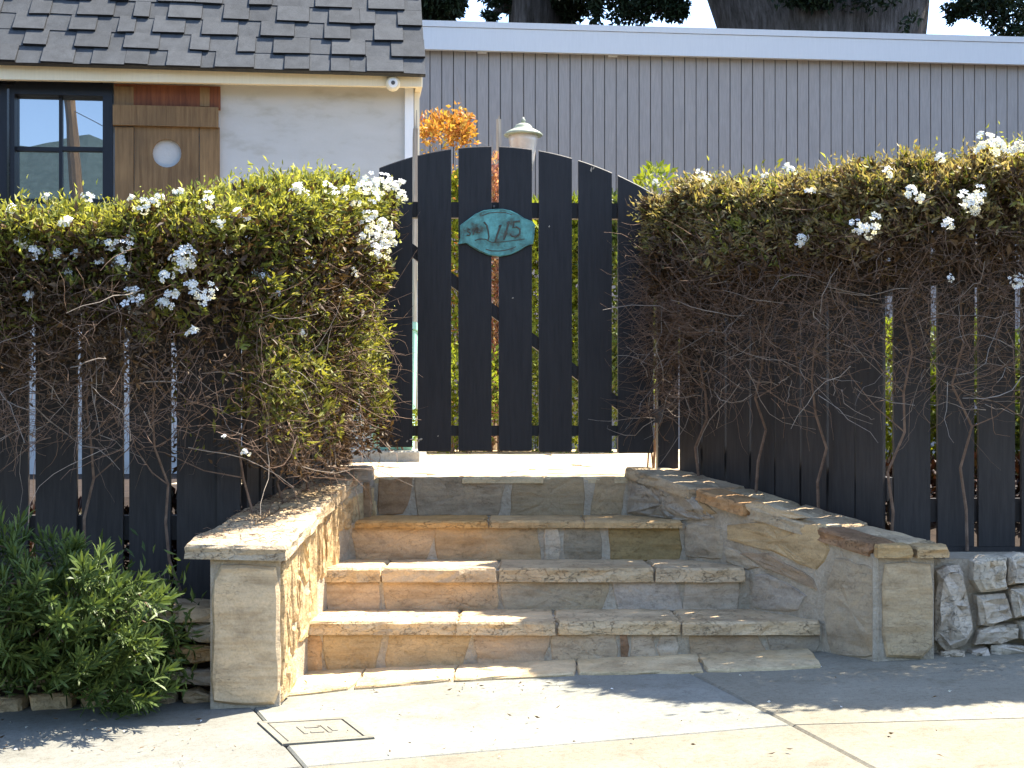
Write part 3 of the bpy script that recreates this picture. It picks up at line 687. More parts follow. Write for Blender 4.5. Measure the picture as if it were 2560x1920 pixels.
# ------------------------------------------------------------ gate
gk = .05
def gy(u): return 6.29 + gk * ((u - 1280) / F * 6.29)
gate = thing('gate', (0.03, 6.3, .76), 'black arched gate of seven vertical boards at the top of the steps', 'gate')
GA = Vector((-.58, 6.29 - gk * .58, 0)); dG = Vector((1, gk, 0)).normalized(); nG = Vector((dG.y, -dG.x, 0))
frG = lambda x, y, z: Vector((0, 6.29, 0)) + dG * x + Vector((0, 0, y)) + nG * z
def pxG(u, v): p = on_plane(u, v, (0, 6.29, 0), nG); return ((p - Vector((0, 6.29, 0))).dot(dG), p.z)
GB_ = [(948, 1031, 1118), (1044, 1128, 1129), (1146, 1229, 1128), (1247, 1330, 1128), (1347, 1430, 1130), (1446, 1530, 1131), (1545, 1634, 1133)]
for (u0, u1, vb) in GB_:
    top = [(u1 - (u1 - u0) * k / 6) for k in range(7)]
    pts = [pxG(u0 + 3, vb), pxG(u1 - 3, vb), pxG(u1, vb - 4)] + [pxG(u, 365 + .00071 * (u - 1225) ** 2) for u in top] + [pxG(u0, vb - 4)]
    m = MB(); m.plate(pts, frG, -.02, random.uniform(-.001, .002), .003); m.build('board', M['gate'], gate)
for (v0, v1) in ((507, 541), (1064, 1090)):
    a, b = pxG(955, v1), pxG(1630, v0); m = MB(); m.box(a[0], b[0], a[1], b[1], -.062, -.022, lambda x, y, z: frG(x, y, z)); m.build('rail', M['gate'], gate)
a, b = pxG(985, 590), pxG(1590, 1040); dd = Vector((b[0] - a[0], b[1] - a[1], 0)); L = dd.length; dd.normalize(); pp = Vector((-dd.y, dd.x, 0))
m = MB(); m.box(0, L, -.024, .024, -.060, -.0225, lambda x, y, z: frG(a[0] + dd.x * x + pp.x * y, a[1] + dd.y * x + pp.y * y, z)); m.build('brace', M['gate'], gate)
m = MB()
for (u, v) in ((1625, 560), (1625, 1040)):
    s, z = pxG(u, v); m.plate([(s - .03, z - .03), (s + .06, z - .03), (s + .06, z + .03), (s - .03, z + .03)], frG, -.024, -.0205, .001)
m.build('hinge', M['metal'], gate)

m = MB()
for (u, v, a, b) in ((1052, 1098, 5, 3), (1030, 1098, 7, 2), (1018, 1103, 3, 3), (988, 1102, 4, 2), (1047, 1101, 2, 5), (1478, 424, 3, 7), (1484, 420, 2, 4), (1373, 566, 2, 3), (1282, 745, 3, 1.5), (1095, 1090, 2, 2), (1240, 1050, 1.5, 2), (1590, 940, 2, 1)):
    s0, z0 = pxG(u, v); a /= 572; b /= 572; m.plate([(s0 - a, z0 - b * .3), (s0, z0 - b), (s0 + a, z0 + b * .2), (s0 + a * .2, z0 + b)], frG, .0, .0032, .0004)
m.build('paint_chip', M['greywood'], gate)
# house number plaque hung on the gate
def cp(x, y): return (1100 + x / 7.373, 480 + y / 7.373)
plaque = thing('house_number_plaque', tuple(frG(*pxG(1240, 580), .01)), 'green weathered bronze plaque reading 115 on the black gate', 'plaque')
pl = [(1000, 320), (1150, 315), (1300, 345), (1420, 400), (1550, 490), (1700, 545), (1755, 610), (1742, 690), (1722, 958), (1600, 1000), (1450, 1090), (1300, 1160), (1100, 1195), (900, 1170), (720, 1100), (560, 1000), (480, 945), (335, 965), (372, 850), (366, 620), (500, 520), (650, 410), (800, 340)]
pl = [pxG(*cp(*p)) for p in pl][::-1]
m = MB(); m.plate(pl, frG, .003, .012, .003); m.build('backplate', M['verd'], plaque)
def stroke(pts, r, name, mat=None, k=6, z=.012):
    P = [frG(*pxG(*cp(*p)), z) for p in pts]; m = MB(); m.tube(P, r, r * .8, k); return m.build(name, mat or M['bronze'], plaque)
stroke([(1085, 650), (1118, 612), (1070, 740), (1025, 890), (1012, 930)], .0052, 'digit_one')
stroke([(1235, 590), (1266, 548), (1228, 700), (1183, 850), (1168, 885)], .0052, 'digit_one')
stroke([(1470, 545), (1365, 558), (1340, 665), (1405, 650), (1468, 690), (1468, 770), (1400, 830), (1320, 820), (1295, 775)], .0048, 'digit_five')
stroke([(560, 700), (520, 690), (510, 730), (560, 770), (540, 810), (490, 800)], .0042, 'letter')
stroke([(610, 790), (640, 680), (690, 660), (700, 720), (650, 740), (740, 760)], .0042, 'letter')
stroke([(810, 560), (860, 620), (885, 720), (900, 830), (880, 910)], .0042, 'figure_relief')
stroke([(640, 900), (740, 870), (850, 880), (960, 940), (1200, 920), (1400, 895), (1560, 875)], .0022, 'scroll_line')
stroke([(780, 440), (900, 395), (1050, 380), (1200, 385), (1330, 430)], .0035, 'upper_lettering', None, 6, .010)
stroke([(840, 1060), (950, 1090), (1080, 1095), (1200, 1080), (1330, 1045), (1400, 1010)], .0035, 'lower_lettering', None, 6, .010)
m = MB(); m.tube([frG(*pxG(1235, 516), -.02), frG(*pxG(1235, 516), .008)], .004, .004, 8); m.build('hanger_screw', M['metal'], plaque)
# rim
rim = [frG(p[0] * .97 + .03 * pxG(1240, 580)[0], p[1] * .97 + .03 * pxG(1240, 580)[1], .0115) for p in pl]
m = MB(); m.tube(rim + [rim[0]], .0022, .0022, 5); m.build('rim', M['verd'], plaque)

# ------------------------------------------------------------ white house, left
K = .12; H0 = Vector((-.61, 9.5, 0)); tH = Vector((-1, -K, 0)).normalized(); nH = Vector((K, -1, 0)).normalized()
frH = lambda s, z, q: H0 + tH * s + Vector((0, 0, z)) + nH * q            # along the facade to the left, up, out
def pxH(u, v, q=0):
    p = on_plane(u, v, H0 + nH * q, nH); return ((p - H0).dot(tH), p.z)
house = thing('house', (-2.5, 9.8, .55), 'white stucco house with grey shingle roof, dark window and wooden shutter', 'house')
def hbox(name, mat, u0, v0, u1, v1, q0, q1, parent=None, color=None):
    a, b = pxH(u0, v1, q1), pxH(u1, v0, q1); m = MB(); m.plate([(a[0], a[1]), (b[0], a[1]), (b[0], b[1]), (a[0], b[1])], frH, q0, q1, .003)
    return m.build(name, mat, parent or house, color)
z_e = pxH(1048, 220)[1]
# wall: around the window opening
su0, zt_ = pxH(283, 205); su1, zb_ = pxH(-20, 660)
m = MB()
def hb(s0, s1, z0, z1, q0=-.25, q1=0): m.box(s0, s1, z0, z1, q0, q1, frH)
hb(.0, su0, .5, z_e); hb(su0, 6.5, zt_, z_e); hb(su0, su1, .5, zb_); hb(su1, 6.5, .5, zt_)
hb(.0, .25, .5, z_e, -4.5, -.25); hb(6.25, 6.5, .5, z_e, -4.5, -.25); hb(.25, 6.25, .5, z_e, -4.5, -4.25)
m.build('wall', M['stucco'], house)
m = MB(); m.box(.25, 6.2, .55, .6, -4.2, -.3, frH); m.box(.25, 6.2, z_e - .03, z_e - .002, -4.2, -.3, frH); m.build('interior', M['winframe'], house)
# window
win = MB(); 
def wb(mb, u0, v0, u1, v1, q0, q1):
    a, b = pxH(u0, v1), pxH(u1, v0); mb.box(min(a[0], b[0]), max(a[0], b[0]), a[1], b[1], q0, q1, frH)
for r in ((258, 212, 283, 655), (-18, 212, 38, 655), (38, 208, 258, 236), (38, 628, 258, 655)): wb(win, *r, -.12, .022)
window = win.build('window', M['winframe'], house)
mu = MB(); wb(mu, 145, 236, 153, 628, -.085, -.03); wb(mu, 38, 366, 145, 374, -.085, -.03); wb(mu, 153, 366, 258, 374, -.085, -.03); wb(mu, 38, 496, 145, 504, -.085, -.03); wb(mu, 153, 496, 258, 504, -.085, -.03)
mu.build('muntin', M['winframe'], window)
for (u0, u1) in ((38, 145), (153, 258)):
    for (v0, v1) in ((236, 366), (374, 496), (504, 628)):
        g = MB(); wb(g, u0, v0, u1, v1, -.065, -.055); g.build('pane', M['glass'], window)
mm = MB(); wb(mm, 20, 212, 26, 655, .024, .03); mm.build('frame_joint', M['lens'], window)
# shutter with a round hole
sh = thing('shutter', (0, 0, 0), None, None); sh.parent = house; sh.location = Vector(frH(*pxH(415, 400), 0)) - house.location; del_l = sh
def shp(u, v): return pxH(u, v, .03)
hc = shp(417, 383); hr = abs(shp(453, 383)[0] - hc[0])
def plank(u0, u1, v0, v1, mat, q0=.012, q1=.03, name='plank'):
    a, b = shp(u0, v1), shp(u1, v0); m = MB(); m.plate([(a[0], a[1]), (b[0], a[1]), (b[0], b[1]), (a[0], b[1])], frH, q0, q1, .002); return m.build(name, mat, sh)
plank(287, 334, 318, 640, M['wood']); plank(499, 549, 318, 640, M['wood'])
# centre plank: four corner pieces around the hole
a, b = shp(336, 640), shp(497, 318); seg = 24; V = []; fs = []
for q in (.010, .028):
    for k in range(seg):
        th = 2 * math.pi * k / seg; cx_, cz_ = math.cos(th), math.sin(th); V.append(frH(hc[0] + hr * cx_, hc[1] + hr * cz_, q))
        xl, xh, zl, zh = min(a[0], b[0]), max(a[0], b[0]), a[1], b[1]
        tt = min([(((xh if cx_ > 0 else xl) - hc[0]) / cx_) if abs(cx_) > 1e-6 else 1e9, (((zh if cz_ > 0 else zl) - hc[1]) / cz_) if abs(cz_) > 1e-6 else 1e9])
        V.append((hc[0] + tt * cx_, hc[1] + tt * cz_, q))
V = [v if isinstance(v, Vector) else frH(*v) for v in V]
ex = [frH(x, z, q) for q in (.010, .028) for x, z in ((a[0], a[1]), (b[0], a[1]), (b[0], b[1]), (a[0], b[1]))]
n2 = 2 * seg
for k in range(seg):
    j = (k + 1) % seg
    fs += [(n2 + 2 * k, n2 + 2 * j, n2 + 2 * j + 1, n2 + 2 * k + 1), (2 * k, 2 * k + 1, 2 * j + 1, 2 * j), (2 * k, 2 * j, n2 + 2 * j, n2 + 2 * k)]
m = MB(); m.poly(V, fs)
# fill the corners cut by the fan
for q, base in ((.028, n2),):
    for (cx_, cz_) in ((a[0], a[1]), (b[0], a[1]), (b[0], b[1]), (a[0], b[1])):
        best = sorted(range(seg), key=lambda k: (V[base + 2 * k + 1] - frH(cx_, cz_, q)).length)[:2]
        m.poly([V[base + 2 * best[0] + 1], V[base + 2 * best[1] + 1], frH(cx_, cz_, q)], [(0, 1, 2)])
m.build('plank', M['wood'], sh)
plank(285, 551, 216, 268, M['redwood']); plank(285, 334, 217, 267, M['wood'], .03, .034, 'patch'); plank(500, 524, 219, 266, M['wood'], .03, .034, 'patch')
plank(283, 546, 270, 314, M['wood'], .012, .055, 'batten')
# fascia, corner trim, soffit
fb = MB()
a, b = pxH(1056, 217, .16), pxH(-60, 172, .16); s_l = 6.6
zf0, zf1 = pxH(1056, 217, .16)[1], pxH(1056, 197, .16)[1]
zl0 = pxH(-60, 204, .16)[1]; fb.plate([(a[0], zf0), (s_l, zl0 - .02), (s_l, zf1 + .1), (a[0], zf1 + .1)], frH, .12, .16, .003); fb.build('fascia', M['cream'], house)
fb = MB(); fb.box(a[0], s_l, zf0 + .05, zf0 + .07, .0, .12, frH); fb.build('soffit', M['cream'], house)
fb = MB(); fb.box(a[0], a[0] + .04, zf0 - .0, zf1 + .1, -4, .119, frH); fb.build('rake_board', M['cream'], house)
hbox('corner_trim', M['white'], 1012, 216, 1034, 700, .001, .02); hbox('corner_board', M['cream'], 1036, 214, 1048, 700, -.1, .012)  # trim painted brighter white in place of direct sun on it
# security light on the fascia
cs = pxH(982, 211, .16)
secl = thing('security_light', tuple(frH(cs[0], cs[1], .17)), 'small round cream floodlight fixed to the cream eave board', 'light')
def disc(c, r0, r1, q0, q1, k=18):
    V = [frH(c[0] + r * math.cos(2 * math.pi * j / k), c[1] + r * math.sin(2 * math.pi * j / k), q) for r, q in ((r0, q0), (r0, q0 * .3 + q1 * .7), (r1, q1)) for j in range(k)]
    fs = [(i * k + j, i * k + (j + 1) % k, (i + 1) * k + (j + 1) % k, (i + 1) * k + j) for i in range(2) for j in range(k)] + [tuple(range(k)), tuple(2 * k + j for j in range(k))]
    m = MB(); return m.poly(V, fs)
disc(cs, .047, .038, .16, .20).build('housing', M['cream'], secl); disc(cs, .030, .024, .20, .206).build('ring', M['white'], secl); disc(cs, .013, .010, .206, .212).build('lens', M['metal'], secl)
# roof: deck and shingles
PIT = R(50); zr0 = pxH(1066, 193, .24)[1] + .022
cP, sP = math.cos(PIT), math.sin(PIT)
def frRf(s, t, h): return frH(s, zr0 + t * sP + h * cP, .24 - t * cP + h * sP)      # along, up the slope, off the slope
rf_s0 = pxH(1064, 193, .24)[0]
m = MB(); m.box(rf_s0, 6.7, .01, 2.4, -.035, -.004, frRf); roof = m.build('roof', M['shingle'], house)
m = MB(); m.box(rf_s0, 6.7, .01, 2.4, -.06, -.004, lambda s, t, h: frH(s, zr0 + t * sP + h * cP, .24 - 2 * 2.4 * cP + t * cP - h * sP)); m.build('roof_back', M['shingle'], house)
EXPO = .172
ns = 0
for r in range(9):
    s = rf_s0 - .004 + random.uniform(0, .01); t0 = EXPO * r - .012
    tooth = bool(r % 2)
    while s < 4.35:
        wd = random.uniform(.10, .25) if tooth else random.uniform(.08, .2)
        h0, h1 = (.008, .023) if tooth else (.001, .007)
        drop = -.004 if tooth else .004
        e = random.uniform(-.006, .006); hl = random.uniform(-.0015, .002)
        pts = [(s + .001, t0 + drop + e), (s + wd - .001, t0 + drop + e + random.uniform(-.006, .006)), (s + wd - .001, t0 + EXPO + .03), (s + .001, t0 + EXPO + .03)]
        V = [frRf(x, t, (h0 if k < 2 else -.003)) for k, (x, t) in enumerate(pts)] + [frRf(x, t, (h1 + hl if k < 2 else h1 * .25)) for k, (x, t) in enumerate(pts)]
        m = MB(); m.poly(V, [(0, 3, 2, 1), (4, 5, 6, 7), (0, 1, 5, 4), (1, 2, 6, 5), (2, 3, 7, 6), (3, 0, 4, 7)])
        o = m.build('shingle', M['shingle'], roof); ns += 1
        o.data.materials.append(M['shedge'])  # dark asphalt cut edges, also standing in for shadow below each tooth
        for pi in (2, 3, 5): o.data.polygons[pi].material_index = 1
        s += wd; tooth = not tooth if random.random() < .9 else tooth
# gable wall on the right end
m = MB(); 
gq = [(.24 - .1, zr0 + .05), (.24 - 2.4 * cP, zr0 + 2.4 * sP - .05), (.24 - 4.8 * cP + .1, zr0 + .05)]
m.poly([frH(.05, z, q) for q, z in gq] + [frH(.16, z, q) for q, z in gq], [(0, 1, 2), (3, 5, 4), (0, 3, 4, 1), (1, 4, 5, 2), (2, 5, 3, 0)]); m.build('gable', M['stucco'], house)

# ------------------------------------------------------------ grey board building behind
K2 = .10; B0 = Vector((-.8, 14.0, 0)); tB = Vector((1, K2, 0)).normalized(); nB = Vector((K2, -1, 0)).normalized()
frB = lambda s, z, q: B0 + tB * s + Vector((0, 0, z)) + nB * q
def pxB(u, v, q=0): p = on_plane(u, v, B0 + nB * q, nB); return ((p - B0).dot(tB), p.z)
bld = thing('building', (2, 14.3, .55), 'long grey vertical board building with wide pale fascia behind the hedge', 'building')
zt = pxB(1073, 126, .0)[1]; s_a, s_b = -1.6, 7.2
m = MB(); m.box(s_a, s_b, .5, zt + .1, -4, -.012, frB); m.build('wall', M['groove'], bld)
s = s_a; k = 0
while s < s_b - .05:
    wd = .1145; zz = zt + .02
    m = MB(); m.plate([(s + .0042, .5), (s + wd - .0042, .5), (s + wd - .0042, zz), (s + .0042, zz)], frB, -.014, random.uniform(-.0005, .001), .002)
    m.build('board', M['gray'], bld); s += wd; k += 1
zf0, zf1 = pxB(1073, 123, .1)[1], pxB(1073, 51, .1)[1]
m = MB(); m.box(s_a - .1, s_b + .1, zf0, zf1 - .062, .05, .10, frB); m.build('fascia', M['bluewhite'], bld)
m = MB(); m.box(s_a - .1, s_b + .1, zf1 - .058, zf1, .05, .108, frB); m.build('drip_edge', M['bluewhite'], bld)
m = MB(); m.box(s_a - .1, s_b + .1, zf1 - .05, zf1 - .005, -4.1, .049, frB); m.build('roof', M['groove'], bld)
m = MB(); m.box(s_a - .1, s_b + .1, zf0 + .03, zf0 + .05, .0, .049, frB); m.build('soffit', M['gray'], bld)
for (u, v) in ((1205, 131), (1532, 140)):
    a = pxB(u, v, .0); m = MB(); m.plate([(a[0] - .045, a[1] - .012), (a[0] + .045, a[1] - .012), (a[0] + .045, a[1] + .02), (a[0] - .045, a[1] + .02)], frB, .0, .008, .001); m.build('paint_chip', M['white'], bld)

# ------------------------------------------------------------ things in the yard
def post_pts(u0, v0, u1, v1, y): return W(u0, v0, y), W(u1, v1, y)
gp = thing('wooden_stake', (W(1037, 560, 9.3).x, 9.3, .6), 'weathered grey wooden stake behind the left gate board', 'stake')
m = MB(); t = W(1040, 275, 9.3); bx = W(1036, 600, 9.3)
m.tube([(bx.x, 9.3, .70), (bx.x, 9.3, 1.4), (t.x - .004, 9.3, t.z - .18), (t.x - .002, 9.3, t.z - .12)], .020, .017, 5); m.build('shaft', M['greywood'], gp)
m = MB(); m.tube([(t.x - .010, 9.3, t.z - .14), (t.x - .012, 9.3, t.z - .01)], .009, .003, 4); m.tube([(t.x + .004, 9.3, t.z - .14), (t.x + .004, 9.3, t.z)], .012, .003, 4); m.build('splinter', M['greywood'], gp)
gp = thing('wooden_stake', (W(1240, 560, 12.6).x, 12.6, .6), 'pale splintered stake standing beside the lantern behind the gate', 'stake')
t = W(1247, 290, 12.6); t2 = W(1240, 470, 12.6)
m = MB(); m.tube([(t2.x, 12.6, .5), (t2.x, 12.6, t2.z), (t.x + .002, 12.6, t.z - .34), (t.x, 12.6, t.z - .03)], .028, .023, 5); m.build('shaft', M['greywood'], gp)
m = MB(); m.tube([(t.x, 12.6, t.z - .05), (t.x + .004, 12.6, t.z + .01)], .018, .004, 4); m.tube([(t2.x - .012, 12.6, t2.z + .06), W(1229, 338, 12.6)], .006, .003, 4); m.build('splinter', M['greywood'], gp)
# post lantern
lp = W(1308, 372, 12.3); S = 12.3 / F
lan = thing('post_lantern', (lp.x, 12.3, .6), 'greenish domed post lantern rising behind the gate', 'lantern')
def zpx(v): return W(1308, v, 12.3).z
c0 = (lp.x, 12.3, 0)
MB().lathe([(.03, .55), (.03, zpx(470)), (.045, zpx(465)), (.045, zpx(455)), (.032, zpx(450)), (.032, zpx(430))], c0, 14).build('post', M['metal'], lan, smooth=False)
MB().lathe([(22 * S, zpx(428)), (28 * S, zpx(400)), (32 * S, zpx(372)), (35 * S, zpx(355)), (38 * S, zpx(338))], c0, 18).build('glass_body', M['lampglass'], lan, smooth=True)
MB().lathe([(48 * S, zpx(340)), (49 * S, zpx(337)), (42 * S, zpx(331)), (33 * S, zpx(326)), (23 * S, zpx(322)), (22 * S, zpx(317)), (17 * S, zpx(312)), (10 * S, zpx(309)), (4 * S, zpx(308))], c0, 24).build('cap', M['lampmetal'], lan, smooth=True)
MB().lathe([(3 * S, zpx(309)), (5 * S, zpx(304)), (6 * S, zpx(300)), (3 * S, zpx(297)), (2 * S, zpx(293))], c0, 10).build('finial', M['lampmetal'], lan, smooth=True)
# wheeled bin
bx0, by0 = -.735, 8.95
m = MB(); m.plate([(-1.0, 8.70), (-.56, 8.70), (-.56, 9.42), (-1.0, 9.36)], frame((0, 0, 0), (1, 0, 0), (0, 1, 0), (0, 0, 1)), .60, .72, .01); m.build('step_stone', M['concrete'], path, (.40, .38, .32))
binn = thing('waste_bin', (bx0, by0, .72), 'mint green plastic bin behind the left side of the gate', 'bin')
m = MB(); V = [(bx0 + sx * wd, by0 + sy * wd, z) for wd, z in ((.12, .722), (.14, 1.455)) for sx, sy in ((-1, -1), (1, -1), (1, 1), (-1, 1))]
m.poly(V, [(0, 1, 5, 4), (1, 2, 6, 5), (2, 3, 7, 6), (3, 0, 4, 7), (0, 3, 2, 1), (4, 5, 6, 7)]); m.build('body', M['bin'], binn)
m = MB(); m.box(bx0 - .15, bx0 + .15, by0 - .16, by0 + .15, 1.46, 1.505); m.build('lid', M['bin'], binn)

def bush(name, c, r, n, mat, ls, label, cat='shrub', group=None, stems=5, base=None, seed=1, flat=1.0, holes=.25):
    """leafy bush: leaves on and inside an uneven clump, on its own stems"""
    c = np.array(c); r = np.array(r); base = base if base is not None else c[2] - r[2]
    o = thing(name, (float(c[0]), float(c[1]), float(base)), label, cat, group)
    D = unit(RNG.normal(size=(n, 3))); rad = RNG.uniform(.25, 1, (n, 1)) ** .45
    P = c + D * rad * r; bumpv = nz(P, 2.2 / max(.2, r.max()), seed)[:, None]
    P = P + D * r * .25 * bumpv
    P[:, 2] = np.where(P[:, 2] < c[2], c[2] - (c[2] - P[:, 2]) * max(1.0, (c[2] - base) / r[2]), P[:, 2])
    keep = (nz(P, 5 / max(.3, r.max()), seed + 5) > -1 + holes) & (P[:, 2] > base + .03)
    P, D = P[keep], D[keep]; k = len(P)
    dirs = unit(D * .7 + RNG.normal(size=(k, 3)) * .6 + np.array([0, 0, .35]))
    L = ls * RNG.uniform(.6, 1.3, k)
    centred(leaves_mesh('foliage', P, dirs, L, L * .45), 'foliage', mat, o)
    pa = np.zeros((stems * 2, 6, 3)); ra = np.zeros((stems * 2, 6))
    for i in range(stems * 2):
        e = c + unit(RNG.normal(size=(1, 3)))[0] * r * .8; b = np.array([c[0] + RNG.normal() * r[0] * .12, c[1] + RNG.normal() * r[1] * .12, base])
        for j in range(6):
            t = j / 5; pa[i, j] = b * (1 - t) + e * t + np.array([0, 0, .12 * r[2] * math.sin(math.pi * t)]) + RNG.normal(size=3) * .012
        ra[i] = np.linspace(.008, .002, 6) * max(.6, r.max() * 1.5)
    centred(tubes_mesh('stems', pa, ra, 5), 'stems', M['twig'], o)
    return o
def wb_(u, v, y): p = W(u, v, y); return (p.x, p.y, p.z)
o = bush('maple_shrub', wb_(1108, 345, 11.8), (.25, .25, .17), 1700, M['orange'], .052, 'orange autumn shrub showing above the left of the gate', 'shrub', None, 3, .6, 2)
P = RNG.normal(size=(420, 3)) * np.array([.05, .07, .072]) + np.array(wb_(1150, 318, 11.8)); D = unit(RNG.normal(size=(420, 3)))
centred(leaves_mesh('upper_sprig', P, D, .048, .03), 'upper_sprig', M['orange'], o)
tw = [W(1158, 275, 11.8), W(1152, 250, 11.8), W(1142, 218, 11.8)]
m = MB(); m.tube([W(1155, 330, 11.8)] + tw, .004, .0015, 4); m.build('bare_shoot', M['palet'], o)
bush('shrub', wb_(1145, 620, 11.9), (.24, .28, .60), 4600, M['lime'], .07, 'yellow green shrub seen through the second gap of the gate', 'shrub', 'shrubs in the yard behind the gate', 3, .6, 3)
bush('shrub', wb_(1240, 600, 12.0), (.20, .28, .55), 4400, M['pink'], .065, 'pinkish leafy shrub seen through the middle gap of the gate', 'shrub', 'shrubs in the yard behind the gate', 3, .6, 4)
bush('shrub', wb_(1390, 670, 12.0), (.42, .4, .62), 7500, M['lime'], .075, 'lime green shrub behind the right middle of the gate', 'shrub', 'shrubs in the yard behind the gate', 3, .6, 5)
bush('shrub', wb_(1560, 670, 11.8), (.40, .4, .60), 7000, M['mid'], .072, 'green leafy shrub behind the right end of the gate', 'shrub', 'shrubs in the yard behind the gate', 3, .6, 6)
bush('shrub', wb_(1000, 1045, 8.74), (.17, .06, .09), 900, M['lime'], .035, 'low lime plant in front of the mint green bin', 'shrub', 'shrubs in the yard behind the gate', 2, .72, 21)
DARKP = 'dark reddish ground plants behind the fences'
for k, (x, y, z0) in enumerate([(-2.35, 5.62, .24), (-1.8, 5.62, .24), (-1.28, 5.66, .24), (1.55, 5.95, .40), (2.1, 5.95, .40), (2.65, 5.97, .40)]):
    bush('ground_plant', (x, y, z0 + .17), (.34, .16, .17), 1500, M['darkred'], .05, ['dark reddish plant behind the left fence at the left edge of the photo', 'dark reddish plant behind the left fence above the green shrub', 'dark reddish plant behind the left fence nearest the pillar', 'dark reddish plant behind the right fence just past its bend', 'dark reddish plant behind the middle of the straight right fence', 'dark reddish plant behind the right fence at the right edge of the photo'][k], 'plant', DARKP, 2, z0, 30 + k)
bush('shrub', wb_(1150, 975, 11.3), (.5, .3, .35), 2600, M['lime'], .05, 'low lime shrub at the back of the path, left', 'shrub', 'shrubs in the yard behind the gate', 3, .6, 7)
bush('shrub', wb_(1420, 975, 11.4), (.6, .3, .40), 2800, M['mid'], .05, 'low green shrub at the back of the path, right', 'shrub', 'shrubs in the yard behind the gate', 3, .6, 8)
for k, (x, y, h) in enumerate([(1.25, 7.3, .5), (1.75, 7.0, .52), (2.25, 6.9, .5), (2.8, 7.0, .5), (3.4, 7.2, .5)]):
    bush('shrub', (x, y, .62 + h * .75), (.33, .3, h * .95), 5200, M['lime' if k % 2 else 'mid'], .05, ['mid green yard shrub glimpsed through the first gaps of the right fence', 'lime yard shrub glimpsed through the bent part of the right fence', 'mid green yard shrub glimpsed through the right fence past the bend', 'lime yard shrub glimpsed near the right edge of the photo', 'mid green yard shrub behind the fence end at the right edge'][k], 'shrub', 'shrubs in the yard behind the right fence', 3, .6, 9 + k)
bush('shrub', wb_(1628, 478, 6.75), (.09, .1, .10), 260, M['lime'], .045, 'bright lime shoot rising where the gate meets the right hedge', 'shrub', None, 2, .62, 15)

# ------------------------------------------------------------ hedges over the fences
def flower_mesh(seed, R_):
    rng = np.random.default_rng(seed); V = []; T = []
    n = int(rng.integers(9, 15)); C = unit(rng.normal(size=(n, 3)) + np.array([0, -.5, .35])) * R_ * rng.uniform(.6, 1.35, (n, 1)) * np.array([1, .7, .95])
    for c in C:
        nrm = unit((c + np.array([0, -.02, .01]) + rng.normal(size=3) * .012)[None])[0]; a = unit(np.cross(nrm, rng.normal(size=3))[None])[0]; b = np.cross(nrm, a); r = rng.uniform(.009, .0135)
        for k in range(5):
            t0 = 2 * math.pi * k / 5; i = len(V)
            f = lambda t, q, h: c + (a * math.cos(t) + b * math.sin(t)) * q + nrm * h
            V += [f(t0, .001, 0), f(t0 - .5, r * .8, .003), f(t0, r * 1.1, .0015), f(t0 + .5, r * .8, .003)]
            T += [(i, i + 1, i + 2), (i, i + 2, i + 3)]
    me = np_mesh('flower_cluster', np.array(V), np.array(T)); me.materials.append(M['petal']); return me
FLOW = [flower_mesh(s, q) for s, q in ((1, .022), (2, .028), (3, .034), (4, .018), (5, .026), (6, .014))]

